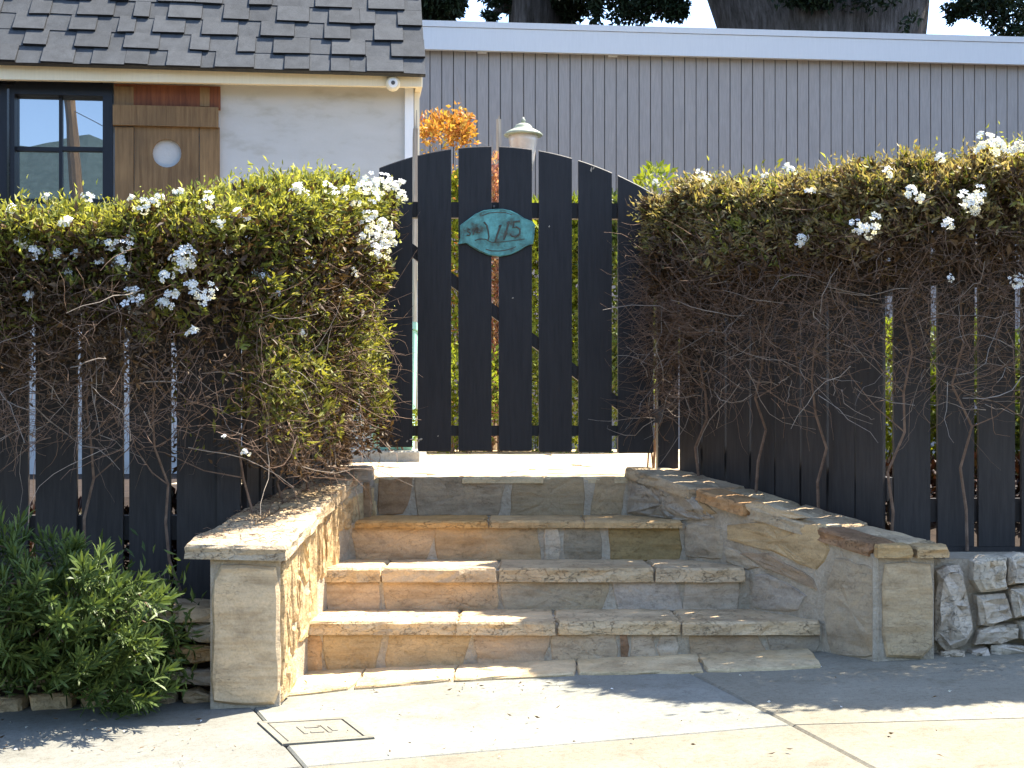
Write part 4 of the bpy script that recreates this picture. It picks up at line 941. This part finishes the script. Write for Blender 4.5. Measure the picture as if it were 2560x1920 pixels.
class Hedge:
    def __init__(s, pts, zt, zb, wd):
        s.p = np.array(pts, float); d = np.linalg.norm(np.diff(s.p, axis=0), axis=1); s.c = np.concatenate([[0], np.cumsum(d)]); s.L = s.c[-1]
        s.zt, s.zb, s.w = np.array(zt), np.array(zb), np.array(wd)
    def at(s, t):
        t = np.clip(t, 0, 1) * s.L; f = lambda a: np.interp(t, s.c, a)
        e = .06; x0, y0 = np.interp(t - e, s.c, s.p[:, 0]), np.interp(t - e, s.c, s.p[:, 1]); x1, y1 = np.interp(t + e, s.c, s.p[:, 0]), np.interp(t + e, s.c, s.p[:, 1])
        T = np.stack([x1 - x0, y1 - y0], -1); T /= np.maximum(np.linalg.norm(T, axis=-1, keepdims=True), 1e-6)
        m = np.stack([T[..., 1], -T[..., 0]], -1); m = np.where(m[..., 1:2] > 0.0, -m, m)   # street side
        return np.stack([f(s.p[:, 0]), f(s.p[:, 1])], -1), T, m, f(s.zt), f(s.zb), f(s.w)
    def sample(s, n, end_t=None, front=.55, top=.3, depth=.05):
        t = RNG.random(n); c, T, m, zt, zb, w_ = s.at(t); k = RNG.random(n); h = RNG.random(n)
        a = np.where(k < front, 1 - RNG.exponential(depth / .2, n), np.where(k < front + top, RNG.uniform(-1, 1, n), -1 + RNG.exponential(depth / .2, n)))
        a = np.clip(a, -1, 1); z = zb + (zt - zb) * h
        rnd = .12 * (1 - np.sqrt(np.clip(1 - np.abs(a) ** 3, 0, 1)))
        is_top = (k >= front) & (k < front + top)
        z = np.where(is_top, zt - rnd - RNG.exponential(depth * .7, n), np.minimum(z, zt - rnd))
        P = np.concatenate([c + m * (a * w_)[:, None], z[:, None]], 1)
        N = np.concatenate([m * a[:, None], np.where(is_top, 1.0, .25)[:, None]], 1)
        if end_t is not None:                       # round the end over
            q = RNG.random(n) < .22; cc, TT, mm, zt2, zb2, w2 = s.at(np.full(n, float(end_t))); sg = 1 if end_t > .5 else -1
            psi = RNG.uniform(-math.pi / 2, math.pi / 2, n); rr = 1 - RNG.exponential(.2, n).clip(0, 1)
            dirn = TT * (sg * np.cos(psi))[:, None] + mm * np.sin(psi)[:, None]
            P2 = np.concatenate([cc + dirn * (w2 * rr)[:, None], (zb2 + (zt2 - zb2) * h - .04 * rr ** 2)[:, None]], 1); N2 = np.concatenate([dirn, np.full((n, 1), .25)], 1)
            P = np.where(q[:, None], P2, P); N = np.where(q[:, None], N2, N); t = np.where(q, end_t, t)
        N = unit(N); P = P + N * (.04 * nz(P, 5, 1) + .03 * nz(P, 14, 4))[:, None]
        hh = (P[:, 2] - np.interp(t * s.L, s.c, s.zb)) / np.maximum(.1, np.interp(t * s.L, s.c, s.zt - s.zb))
        return P, N, t, hh
def leafset(h, name, mat, n, prob, parent, size, droop=.2, end_t=None, kw={}):
    P, N, t, hh = h.sample(n, end_t, **kw); keep = RNG.random(n) < prob(P, t, hh); P, N = P[keep], N[keep]; k = len(P)
    D = unit(N * .8 + RNG.normal(size=(k, 3)) * .75 + np.array([0, 0, droop])); L = size * RNG.uniform(.55, 1.35, k)
    return centred(leaves_mesh(name, P, D, L, L * RNG.uniform(.28, .42, k)), name, mat, parent)
def shootset(h, name, mat, n, prob, parent, size, up=.5, end_t=None, kw={}, per=9, ln=.075):
    """leafy shoots: a run of leaves round each growing tip instead of an even carpet"""
    P, N, t, hh = h.sample(n, end_t, **kw); keep = RNG.random(n) < prob(P, t, hh); P, N = P[keep], N[keep]; k = len(P)
    A = unit(N * .7 + RNG.normal(size=(k, 3)) * .55 + np.array([0, 0, up])); l = ln * RNG.gamma(3.0, .33, k).clip(.3, 2.6); sz = size * RNG.uniform(.65, 1.35, k)
    j = np.linspace(0, 1, per)[None, :, None]; B = P[:, None, :] - A[:, None, :] * (l * .5)[:, None, None] + A[:, None, :] * l[:, None, None] * j
    rad = RNG.normal(size=(k, per, 3)); D = A[:, None, :] * (.35 + .55 * j) + rad * .55
    LL = (sz[:, None] * (1.1 - .45 * j[..., 0]) * RNG.uniform(.8, 1.2, (k, per))).ravel()
    return centred(leaves_mesh(name, B.reshape(-1, 3), D.reshape(-1, 3), LL, LL * RNG.uniform(.26, .42, len(LL))), name, mat, parent)
def woody(parent, roots, r0=.0065):
    for (x, y, z, x1, y1, z1) in roots:
        a, b = Vector((x, y, z)), Vector((x1, y1, z1)); m = MB(); pts = [a.lerp(b, q / 7) + Vector((random.gauss(0, .018), random.gauss(0, .008), 0)) for q in range(8)]
        m.tube(pts, r0, r0 * .45, 5)
        for q in (3, 4, 5, 6):
            d = Vector((random.choice((-1, 1)) * random.uniform(.10, .30), random.uniform(-.06, .02), random.uniform(.08, .30))); p1 = pts[q] + d * .5 + Vector((0, 0, -.02))
            m.tube([pts[q], p1, pts[q] + d, pts[q] + d * 1.5 + Vector((random.uniform(-.06, .06), 0, random.uniform(-.06, .06)))], r0 * .5, r0 * .18, 4)
        m.build('stem', M['twig'], parent)
def twigset(h, name, mat, n, prob, parent, ln, rad, end_t=None, spread=1.0, down=.1):
    P, N, t, hh = h.sample(n, end_t, .8, .05, .06); keep = RNG.random(n) < prob(P, t, hh); P, N = P[keep], N[keep]; k = len(P); S = 7
    D = unit(RNG.normal(size=(k, 3)) * np.array([1, .35, .8]) * spread + N * .25 + np.array([0, -.05, -down])); L = ln * RNG.uniform(.3, 1.3, k)
    pa = np.zeros((k, S, 3)); pa[:, 0] = P; d = D
    for j in range(1, S):
        d = unit(d + RNG.normal(size=(k, 3)) * .28); pa[:, j] = pa[:, j - 1] + d * (L / S)[:, None]
    ra = rad * RNG.uniform(.5, 1.4, (k, 1)) * np.linspace(1, .45, S)[None]
    return centred(tubes_mesh(name, pa, ra), name, mat, parent)
def flowers(parent, spots, yf, small=()):
    for k, (u, v, s_) in enumerate(spots):
        y = yf(u, v); p = W(u, v, y); o = link('flower_cluster', FLOW[k % len(FLOW)], None, parent, None, p)
        o.scale = (s_ * .9 * random.uniform(.85, 1.15), s_ * .9, s_ * .9 * random.uniform(.8, 1.1)); o.rotation_euler = (random.uniform(-.4, .4), random.uniform(-.4, .4), random.uniform(-.4, .4))
sstep = lambda x, a, b: np.clip((x - a) / (b - a), 0, 1) ** 2 * (3 - 2 * np.clip((x - a) / (b - a), 0, 1))

# left hedge: over the fence, then back along the wall to the gate
lh = thing('hedge', (-1.4, 5.2, .3), 'left flowering hedge with sunlit green top and white blossoms over the black fence', 'hedge', 'climber hedges over the fences')
HL = Hedge([(-2.75, 5.08), (-2.2, 5.08), (-1.15, 5.08), (-.92, 5.40), (-.73, 5.95)], [1.50, 1.52, 1.64, 1.76, 1.85], [.85, .85, .78, .66, .80], [.30, .30, .30, .25, .20])
def p_green(P, t, h):
    base = np.where(t > .66, .05, .42); b = sstep(h, base, base + .28) ; patch = .55 + .45 * sstep(nz(P, 3.2, 2.5), -.5, .4)
    top = sstep(h, .80, .93); return np.clip(b * patch * .75 + top, 0, 1)
def p_brown(P, t, h):
    return (1 - sstep(h, .72, .92)) * (1 - .6 * sstep(t, .85, .98)) * np.where(t > .66, .55, sstep(h, .15, .45)) * (.45 + .55 * sstep(-nz(P, 3.2, 2.5), -.5, .5))
shootset(HL, 'foliage', M['leaf_l'], 14500, p_green, lh, .034, .35, 1.0)
shootset(HL, 'sunlit_foliage', M['sun_leaf'], 4600, lambda P, t, h: sstep(h, .80, .95) * .8 + .10 * sstep(nz(P, 4, 11), .3, .8) * sstep(h, .4, .6) + .55 * sstep(t, .86, 1) * sstep(h, .12, .4), lh, .034, .8, 1.0, dict(front=.4, top=.5), 9, .10)  # lighter leaves stand in for sun on the top and gate end
leafset(HL, 'dead_foliage', M['leaf_b'], 95000, p_brown, lh, .028, -.1, 1.0)
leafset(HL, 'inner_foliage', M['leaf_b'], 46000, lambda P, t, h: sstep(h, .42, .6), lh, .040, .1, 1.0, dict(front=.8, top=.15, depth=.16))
twigset(HL, 'twigs', M['twig'], 8000, lambda P, t, h: np.where(t > .97, .25, 1) * np.where(h < .62, .75, .12) * (h < .86), lh, .24, .0014, 1.0)
twigset(HL, 'pale_twigs', M['palet'], 600, lambda P, t, h: (t < .9) * np.where(h < .38, .7, .06) * (h < .7), lh, .42, .0019, 1.0, 1.0, .15)
woody(lh, [(-2.3, 5.19, .26, -2.2, 5.13, 1.2), (-1.9, 5.19, .26, -1.98, 5.12, 1.2), (-1.55, 5.20, .26, -1.5, 5.12, 1.25), (-1.22, 5.2, .26, -1.3, 5.1, 1.2), (-.98, 5.26, .3, -.95, 5.2, 1.2), (-.88, 5.5, .55, -.86, 5.45, 1.3), (-.80, 5.75, .62, -.78, 5.7, 1.4)])
yl = lambda u, v: 4.79 if u < 560 else 4.79 + (u - 560) / 440 * 1.0
flowers(lh, [(62, 600, 1.5), (80, 625, 1.2), (45, 590, .9), (168, 558, 1.1), (148, 635, .9), (190, 632, .8), (172, 683, .7), (268, 608, 1.0), (316, 610, .9), (255, 655, .8), (305, 655, 1.0), (72, 738, .9),
    (465, 640, 1.5), (448, 655, 1.2), (332, 752, 1.5), (335, 738, 1.1), (415, 688, .8), (478, 710, 1.1), (490, 735, .9), (505, 745, .8), (530, 725, .8), (435, 740, 1.2), (420, 760, .9), (402, 755, .8), (662, 688, 1.4), (650, 690, 1.1), (725, 575, 1.1), (735, 720, 1.5), (745, 740, 1.2), (722, 705, 1.0), (730, 760, .8), (688, 735, .7), (772, 660, .9), (485, 832, 1.1), (755, 830, .6), (590, 530, 1.0), (608, 540, .9), (545, 555, .7),
    (360, 515, .9), (330, 497, .7), (385, 505, .7), (115, 490, .7), (30, 525, .8), (218, 492, .7), (520, 500, .8), (450, 480, .8), (398, 492, .6),
    (740, 470, 1.1), (760, 485, .9), (820, 470, 1.0), (835, 490, .9), (860, 500, .9), (885, 508, .9), (860, 475, 1.0), (905, 470, 1.1), (925, 455, 1.2), (955, 460, 1.3), (975, 455, 1.2), (990, 470, 1.1), (1000, 455, .9), (1005, 490, .9), (930, 490, 1.0),
    (920, 555, 1.2), (940, 540, 1.1), (960, 560, 1.2), (975, 590, 1.2), (950, 600, 1.2), (930, 620, 1.2), (965, 625, 1.2), (985, 610, .9), (905, 590, .9), (945, 640, .8), (955, 580, 1.1), (930, 575, 1.0), (888, 680, .6), (852, 748, .6), (615, 1130, .6), (560, 1090, .4)], yl)
# right hedge
rh = thing('hedge', (1.6, 5.3, .4), 'right hedge with brownish clipped top, bare twigs and few white blossoms over the black fence', 'hedge', 'climber hedges over the fences')
HR = Hedge([(.75, 6.16), (1.0, 5.82), (1.36, 5.34), (1.8, 5.22), (2.5, 5.22), (3.1, 5.24)], [1.86, 1.84, 1.81, 1.84, 1.91, 1.95], [.92, .95, .94, .92, .88, .88], [.15, .19, .20, .28, .32, .32])
def q_green(P, t, h):
    lo = .68 + .07 * nz(P, 2.0, 3); b = sstep(h, lo, lo + .08); return np.clip(b * (.35 + .6 * sstep(nz(P, 4, 6), -.3, .5)), 0, 1)
def q_dull(P, t, h):
    lo = .62 + .06 * nz(P, 2.4, 1); return sstep(h, lo, lo + .12) * .9
def q_brown(P, t, h): return (.18 + .5 * sstep(nz(P, 3, 8), -.4, .6)) * (1 - sstep(h, .7, .85)) * sstep(h, .05, .4) * np.where(t < .35, 1, .7)
shootset(HR, 'dull_foliage', M['leaf_r'], 21000, q_dull, rh, .031, .3, 0.0, dict(front=.5, top=.38))
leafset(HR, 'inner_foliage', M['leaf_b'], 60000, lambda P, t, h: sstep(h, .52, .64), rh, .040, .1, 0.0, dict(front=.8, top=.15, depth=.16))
shootset(HR, 'foliage', M['leaf_l'], 4200, q_green, rh, .034, .4, 0.0)
shootset(HR, 'sunlit_foliage', M['sun_leaf'], 3600, lambda P, t, h: (.15 + .7 * sstep(nz(P, 5, 3), .1, .7)) * sstep(h, .72, .8), rh, .034, .8, 0.0, dict(front=.5, top=.4), 9, .10)
leafset(HR, 'dead_foliage', M['leaf_b'], 70000, q_brown, rh, .020, -.1, 0.0)
twigset(HR, 'twigs', M['twig'], 9500, lambda P, t, h: np.where(h < .72, .35 + .65 * sstep(h, .1, .5), .2) * (h < .9), rh, .24, .0013, 0.0)
twigset(HR, 'pale_twigs', M['palet'], 700, lambda P, t, h: np.where(h < .6, .6, 0), rh, .36, .0018, 0.0)
woody(rh, [(.80, 6.15, .66, .86, 6.05, 1.5), (1.0, 5.93, .60, 1.04, 5.85, 1.5), (1.2, 5.68, .52, 1.18, 5.6, 1.45), (1.42, 5.45, .40, 1.5, 5.36, 1.45), (1.72, 5.47, .40, 1.66, 5.36, 1.5), (2.0, 5.47, .40, 2.06, 5.36, 1.5), (2.3, 5.47, .40, 2.2, 5.36, 1.5)])
yr = lambda u, v: 5.92 - (u - 1640) / 560 * .95 if u < 2200 else 4.93
flowers(rh, [(2430, 510, 1.6), (2415, 500, 1.3), (2445, 495, 1.1), (2030, 480, 1.0), (2280, 480, 1.0), (2300, 495, .8), (2220, 430, .8), (2140, 565, 1.1), (2180, 565, 1.2), (2165, 575, .9), (2005, 595, .9), (2000, 610, .7), (2370, 560, .9), (1750, 435, .8), (1765, 450, .7), (1915, 440, .8), (1980, 425, .7), (1965, 415, .7), (2350, 395, .7), (2460, 345, 1.1), (2480, 360, .9), (2455, 370, 1.0), (2500, 365, 1.1), (2530, 375, 1.0), (2550, 365, 1.0), (2375, 695, .5), (2540, 700, .8), (2550, 715, .7), (1640, 455, .6)], yr)

# ------------------------------------------------------------ green shrub on the left wall
def sprig_mesh(seed):
    rng = np.random.default_rng(seed); P = []; D = []; L = []; ax = np.array([0, 0, 1.0])
    for k in range(22):
        z = .02 + .10 * (k / 22) ** .8; th = 2.4 * k + rng.uniform(-.3, .3); op = 1.15 - .85 * k / 22
        P.append([.003 * math.cos(th), .003 * math.sin(th), z]); D.append([math.sin(op) * math.cos(th), math.sin(op) * math.sin(th), math.cos(op)]); L.append(rng.uniform(.038, .060))
    P, D, L = np.array(P), np.array(D), np.array(L); n = len(P); S = unit(np.cross(D, ax + rng.normal(size=(n, 3)) * .05)); N = np.cross(S, D); Wd = L[:, None] * .155; l = L[:, None]
    V = np.stack([P, P + D * l * .35 + S * Wd * .5 + N * Wd * .1, P + D * l * .75 + S * Wd * .42 + N * Wd * .1, P + D * l - N * l * .06, P + D * l * .75 - S * Wd * .42 + N * Wd * .1, P + D * l * .35 - S * Wd * .5 + N * Wd * .1], 1).reshape(-1, 3)
    T = []
    for i in range(n):
        b = i * 6; T += [(b, b + 1, b + 5), (b + 1, b + 2, b + 5), (b + 2, b + 4, b + 5), (b + 2, b + 3, b + 4)]
    # the stalk
    b = len(V); k = 3; ring_ = [[.0022 * math.cos(2.1 * j), .0022 * math.sin(2.1 * j), z] for z in (-.06, .12) for j in range(3)]
    V = np.concatenate([V, np.array(ring_)]); 
    for j in range(3): T += [(b + j, b + (j + 1) % 3, b + 3 + j), (b + (j + 1) % 3, b + 3 + (j + 1) % 3, b + 3 + j)]
    me = np_mesh('sprig', V, np.array(T)); me.materials.append(M['shrub']); return me
SPR = [sprig_mesh(s) for s in range(5)]
shrub = thing('shrub', (-1.5, 4.75, .1), 'dark green narrow leaved shrub spilling over the stone wall at lower left', 'shrub')
top = [(-60, 1300), (0, 1290), (60, 1340), (130, 1345), (200, 1365), (260, 1420), (330, 1450), (390, 1480), (430, 1600), (440, 1700), (400, 1780), (330, 1790)]
base = Vector((-1.62, 4.95, .22)); cnt = 0; ends = []
while cnt < 215:
    u = random.uniform(-130, 395); v = random.uniform(1290, 1785)
    lim = np.interp(u, [p[0] for p in top[:9]], [p[1] for p in top[:9]])
    if v < lim + 15: continue
    low = np.interp(u, [-130, 60, 250, 300, 380, 420, 440], [1640, 1660, 1765, 1780, 1785, 1740, 1650])
    if v > low: continue
    y = 4.72 - .22 * random.random() + (.12 if v < 1420 else 0) + (.10 if v > 1700 else 0)
    p = W(u, v, y); d = Vector((p.x - base.x, (p.y - base.y) * .8, (p.z - base.z) * .5 + .28)) + Vector([random.gauss(0, .16) for _ in range(3)]); d.normalize()
    o = link('sprig', SPR[cnt % 5], None, shrub, None, p - d * .06); s_ = random.uniform(.75, 1.25); o.scale = (s_,) * 3
    o.rotation_euler = d.to_track_quat('Z', 'Y').to_euler(); ends.append(p - d * .06); cnt += 1
pa = np.zeros((60, 6, 3)); ra = np.tile(np.linspace(.006, .0025, 6), (60, 1))
for i in range(60):
    e = ends[i * 3]; b = Vector((base.x + random.uniform(-.35, .35), base.y + random.uniform(0, .1), base.z))
    for j in range(6):
        t = j / 5; pa[i, j] = b.lerp(e, t) + Vector((0, 0, .06 * math.sin(math.pi * t))) + Vector([random.gauss(0, .006) for _ in range(3)])
centred(tubes_mesh('stems', pa, ra, 5), 'stems', M['twig'], shrub)
P = RNG.normal(size=(5200, 3)) * np.array([.30, .07, .12]) + np.array([-1.52, 4.80, .12]); P = P[(P[:, 2] > .0) & (P[:, 0] < -1.06)]; D = unit(RNG.normal(size=(len(P), 3)) + np.array([0, -.4, .4]))
centred(leaves_mesh('inner_leaves', P, D, .05, .012), 'inner_leaves', M['shrub'], shrub)
# tiny seedling at the fence foot
sd = thing('seedling', (W(418, 1470, 5.2).x, 5.2, .26), 'thin yellowish seedling at the foot of the black fence by the pillar', 'plant')
b0 = W(420, 1490, 5.2)
pa = np.array([[[b0.x, 5.2, .26], [b0.x + q * .3, 5.19, b0.z + .03], [b0.x + q, 5.18, b0.z + .09]] for q in (-.03, -.01, .012, .035)]); centred(tubes_mesh('stems', pa, np.full((4, 3), .0015)), 'stems', M['palet'], sd)
P = np.concatenate([pa[i, 1] + (pa[i, 2] - pa[i, 1]) * RNG.random((12, 1)) for i in range(4)]); centred(leaves_mesh('leaves', P, RNG.normal(size=(48, 3)) + np.array([0, -.3, .6]), .016, .006), 'leaves', M['mid'], sd)

# ------------------------------------------------------------ litter
P = []
for _ in range(110):
    u, v = random.choice([(random.uniform(720, 1400), random.uniform(1690, 1735)), (random.uniform(700, 2400), random.uniform(1700, 1900)), (random.uniform(0, 600), random.uniform(1800, 1900))]); p = G(u, v); P.append((p.x, p.y, p.z + .012))
P = np.array(P); D = unit(RNG.normal(size=(len(P), 3)) * np.array([1, 1, .12])); 
tag(centred(leaves_mesh('leaf_litter', P, D, RNG.uniform(.008, .028, len(P)), RNG.uniform(.003, .008, len(P))), 'leaf_litter', M['leaf_b'], None), 'tiny dry leaves scattered over the pavement', 'leaf litter', None, 'stuff')
pa = []; 
for _ in range(260):
    k = random.randrange(4); t = random.random(); s_ = random.random() ** .7
    i0, i1 = Vector(I[k]), Vector(I[k + 1]); o0, o1 = Vector((*O[k], I[k][2])), Vector((*O[k + 1], I[k + 1][2])); 
    if k == 0 and random.random() < .6: continue
    p = i0.lerp(i1, t).lerp(o0.lerp(o1, t), s_) + Vector((0, 0, .007)); a = random.uniform(0, 6.28); l = random.uniform(.015, .06)
    pa.append([p, p + Vector((math.cos(a) * l * .5, math.sin(a) * l * .5, .006)), p + Vector((math.cos(a + .4) * l, math.sin(a + .4) * l, .002))])
pa = np.array([[list(q) for q in b] for b in pa]); tag(centred(tubes_mesh('twig_litter', pa, np.full(pa.shape[:2], .0013)), 'twig_litter', M['twig'], None), 'dry twigs shed by the hedge on the left coping', 'twig litter', None, 'stuff')
P = []
for _ in range(46):
    u, v = random.choice([(random.uniform(0, 560), random.uniform(1790, 1880)), (random.uniform(1500, 2540), random.uniform(1665, 1800)), (random.uniform(740, 1500), random.uniform(1690, 1900))]); q = G(u, v); P.append((q.x, q.y, q.z + .004))
P = np.array(P); D = unit(RNG.normal(size=(len(P), 3)) * np.array([1, 1, .1])); tag(centred(leaves_mesh('petal_litter', P, D, .012, .008, .1), 'petal_litter', M['petal'], None), 'white petals dropped on the pavement below the hedges', 'petals', None, 'stuff')
p = G(1204, 1662)
fl = thing('dry_leaf', (p.x, p.y - .02, p.z + .012), 'curled pinkish dry leaf lying against the lowest step', 'leaf'); m = MB()
m.poly([(p.x - .012, p.y - .03, p.z + .014), (p.x + .006, p.y - .035, p.z + .016), (p.x + .014, p.y - .025, p.z + .034), (p.x + .002, p.y - .02, p.z + .036), (p.x - .010, p.y - .024, p.z + .026)], [(0, 1, 2, 3, 4)]); m.build('blade', M['pink'], fl)

# ------------------------------------------------------------ cypress trees behind the grey building
def conifer_clump(c, r, n):
    D = unit(RNG.normal(size=(n, 3))); P = np.array(c) + D * (RNG.random((n, 1)) ** .5) * np.array(r)
    P += D * np.array(r) * .3 * nz(P, 2.2, 2)[:, None]; return P[nz(P, 3.4, 9) > -.55]
def cypress(label, base, trunk, limbs, clumps, dens=1.0):
    o = thing('cypress_tree', base, label, 'tree', 'cypress trees behind the building')
    m = MB(); k = 22; rows = []
    for (x, y, z, r) in trunk: rows.append([(x + r * (1 + .07 * math.sin(5 * j * 2 * math.pi / k + z * .8) + .05 * math.sin(9 * j * 2 * math.pi / k)) * math.cos(2 * math.pi * j / k), y + r * (1 + .07 * math.sin(5 * j * 2 * math.pi / k + z * .8)) * math.sin(2 * math.pi * j / k), z) for j in range(k)])
    n = len(rows); m.poly([p for r in rows for p in r], [(i * k + j, i * k + (j + 1) % k, (i + 1) * k + (j + 1) % k, (i + 1) * k + j) for i in range(n - 1) for j in range(k)])
    m.build('trunk', M['bark'], o, smooth=True)
    for pts, r0, r1 in limbs: m = MB(); m.tube(pts, r0, r1, 8); m.build('limb', M['bark'], o, smooth=True)
    P = np.concatenate([conifer_clump(c, r, int(nn * dens * 2.2)) for c, r, nn in clumps]); D = unit(RNG.normal(size=P.shape) + np.array([0, 0, -.35])); L = RNG.uniform(.045, .12, len(P))
    centred(leaves_mesh('crown', P, D, L, L * .4, .4), 'crown', M['conifer'], o); return o
Y = 19.0
wx = lambda u, v, y=Y: tuple(W(u, v, y))
cx = W(2055, 0, Y).x
cypress('huge cypress trunk rising behind the pale fascia', (cx, Y, .5),
        [(cx, Y, .4, 1.5), (cx, Y, 3, 1.22), (cx, Y, 5.2, 1.19), (cx, Y, 6.0, 1.27), (cx - .05, Y, 6.7, 1.4), (cx - .1, Y, 7.6, 1.5), (cx - .1, Y, 8.6, 1.2)],
        [([(cx - .6, Y, 7.2), (cx - 2, Y - .3, 8.2), (cx - 4, Y - .6, 8.8)], .55, .2), ([(cx + .6, Y, 7.2), (cx + 1.8, Y - .4, 8.4), (cx + 3.6, Y - .8, 9)], .6, .2), ([(cx, Y, 8), (cx + .2, Y, 10), (cx, Y, 12.5)], .8, .2), ([wx(1760, -40), wx(1700, 0), wx(1640, 30)], .05, .02), ([wx(2350, -40), wx(2420, 10), wx(2520, 40)], .05, .015), ([wx(2140, -20, 17.9), wx(2140, 33, 17.9)], .03, .03)],
        [(wx(1640, -30), (.55, .6, .42), 1800), (wx(1580, 30), (.30, .3, .16), 420), (wx(1690, 20), (.28, .3, .22), 550), (wx(1480, -60), (.7, .6, .4), 1700), (wx(1488, 10), (.10, .2, .28), 260),
         (wx(2480, -10), (.45, .5, .35), 1100), (wx(2400, 20), (.22, .2, .12), 220), (wx(2530, 50), (.2, .2, .25), 420), (wx(2380, 40), (.06, .1, .12), 50), (wx(2060, -10, 17.6), (.9, .3, .18), 800), (wx(2280, 60, 17.7), (.12, .2, .12), 120),
         ((cx - 3.5, Y, 9.5), (2.2, 1.6, 1.3), 5000), ((cx + 3.2, Y, 9.7), (2.2, 1.6, 1.3), 5000), ((cx, Y, 12), (3, 2, 2), 6000)])
x2 = W(1340, 0, 20).x
cypress('dark cypress crown over the left end of the grey building', (x2, 20, .5), [(x2, 20, .4, .5), (x2, 20, 4, .42), (x2, 20, 7.5, .36), (x2, 20, 10, .2)],
        [([(x2, 20, 6.6), wx(1270, 10, 20), wx(1220, 45, 20)], .12, .04)],
        [(wx(1360, -10, 20), (.62, .5, .38), 3600), (wx(1400, 30, 20), (.22, .3, .24), 900), (wx(1265, -5, 20), (.35, .3, .18), 600), (wx(1225, 40, 20), (.16, .2, .08), 110), (wx(1300, 35, 20), (.2, .2, .08), 140), (wx(1560, -40, 20), (.7, .5, .25), 1500), ((x2, 20, 9), (2, 1.6, 1.6), 6000)])
x3 = W(1080, 0, 18).x
cypress('dense dark cypress just right of the shingle roof', (x3 - .4, 18, .5), [(x3 - .4, 18, .4, .4), (x3 - .4, 18, 4, .32), (x3 - .4, 18, 8, .15)], [],
        [(wx(1075, -60, 18), (.62, .6, .50), 6500), (wx(1100, -5, 18), (.35, .4, .24), 2600), ((x3 - .8, 18, 8), (1.4, 1.2, 1.4), 6000)])

# ------------------------------------------------------------ across the street: what the window pane mirrors
def mirror(u, v, dist):
    d = Vector(((u - 1280) / F, 1, (VH - v) / F)); p = on_plane(u, v, H0, nH); r = d - nH * (2 * d.dot(nH)); r.normalize(); return p + r * dist
t1, b1 = mirror(170, 225, 24), mirror(195, 500, 24)
pole = thing('utility_pole', (b1.x, b1.y, -1.4), 'brown utility pole across the street, mirrored in the window', 'utility pole')
dn = (b1 - t1).normalized(); m = MB(); m.tube([b1 + dn * 4.6, b1, t1, t1 - dn * .8], .15, .11, 10); m.build('shaft', M['wood'], pole)
m = MB(); c_ = t1 - dn * .6; m.tube([c_ + Vector((-1, 0, 0)), c_ + Vector((1, 0, 0))], .05, .05, 6); m.build('crossarm', M['wood'], pole)
m = MB(); m.tube([t1 + Vector((0, 0, .3)), t1 + Vector((-3, .5, -.8)), t1 + Vector((-8, 1, -1.4))], .012, .012, 4); m.tube([t1 + Vector((0, 0, -.4)), t1 + Vector((3, .5, -2.0)), t1 + Vector((6, 1, -3.6))], .012, .012, 4); m.build('wire', M['metal'], pole)
V = []; nxh = 60
for j in range(2):
    for i in range(nxh + 1):
        x = -90 + 180 * i / nxh; V.append((x, -42 - 14 * (1 - j), -3 if j == 0 else 16.4 + .9 * math.sin(x * .21) + .7 * math.sin(x * .83 + 1)))
V = [(x, -40, -3) if z == -3 else (x, -60, z) for x, y, z in V]
m = MB(); m.poly(V, [(i, i + 1, nxh + 2 + i, nxh + 1 + i) for i in range(nxh)]); tag(m.build('hill', M['hill']), kind='structure')
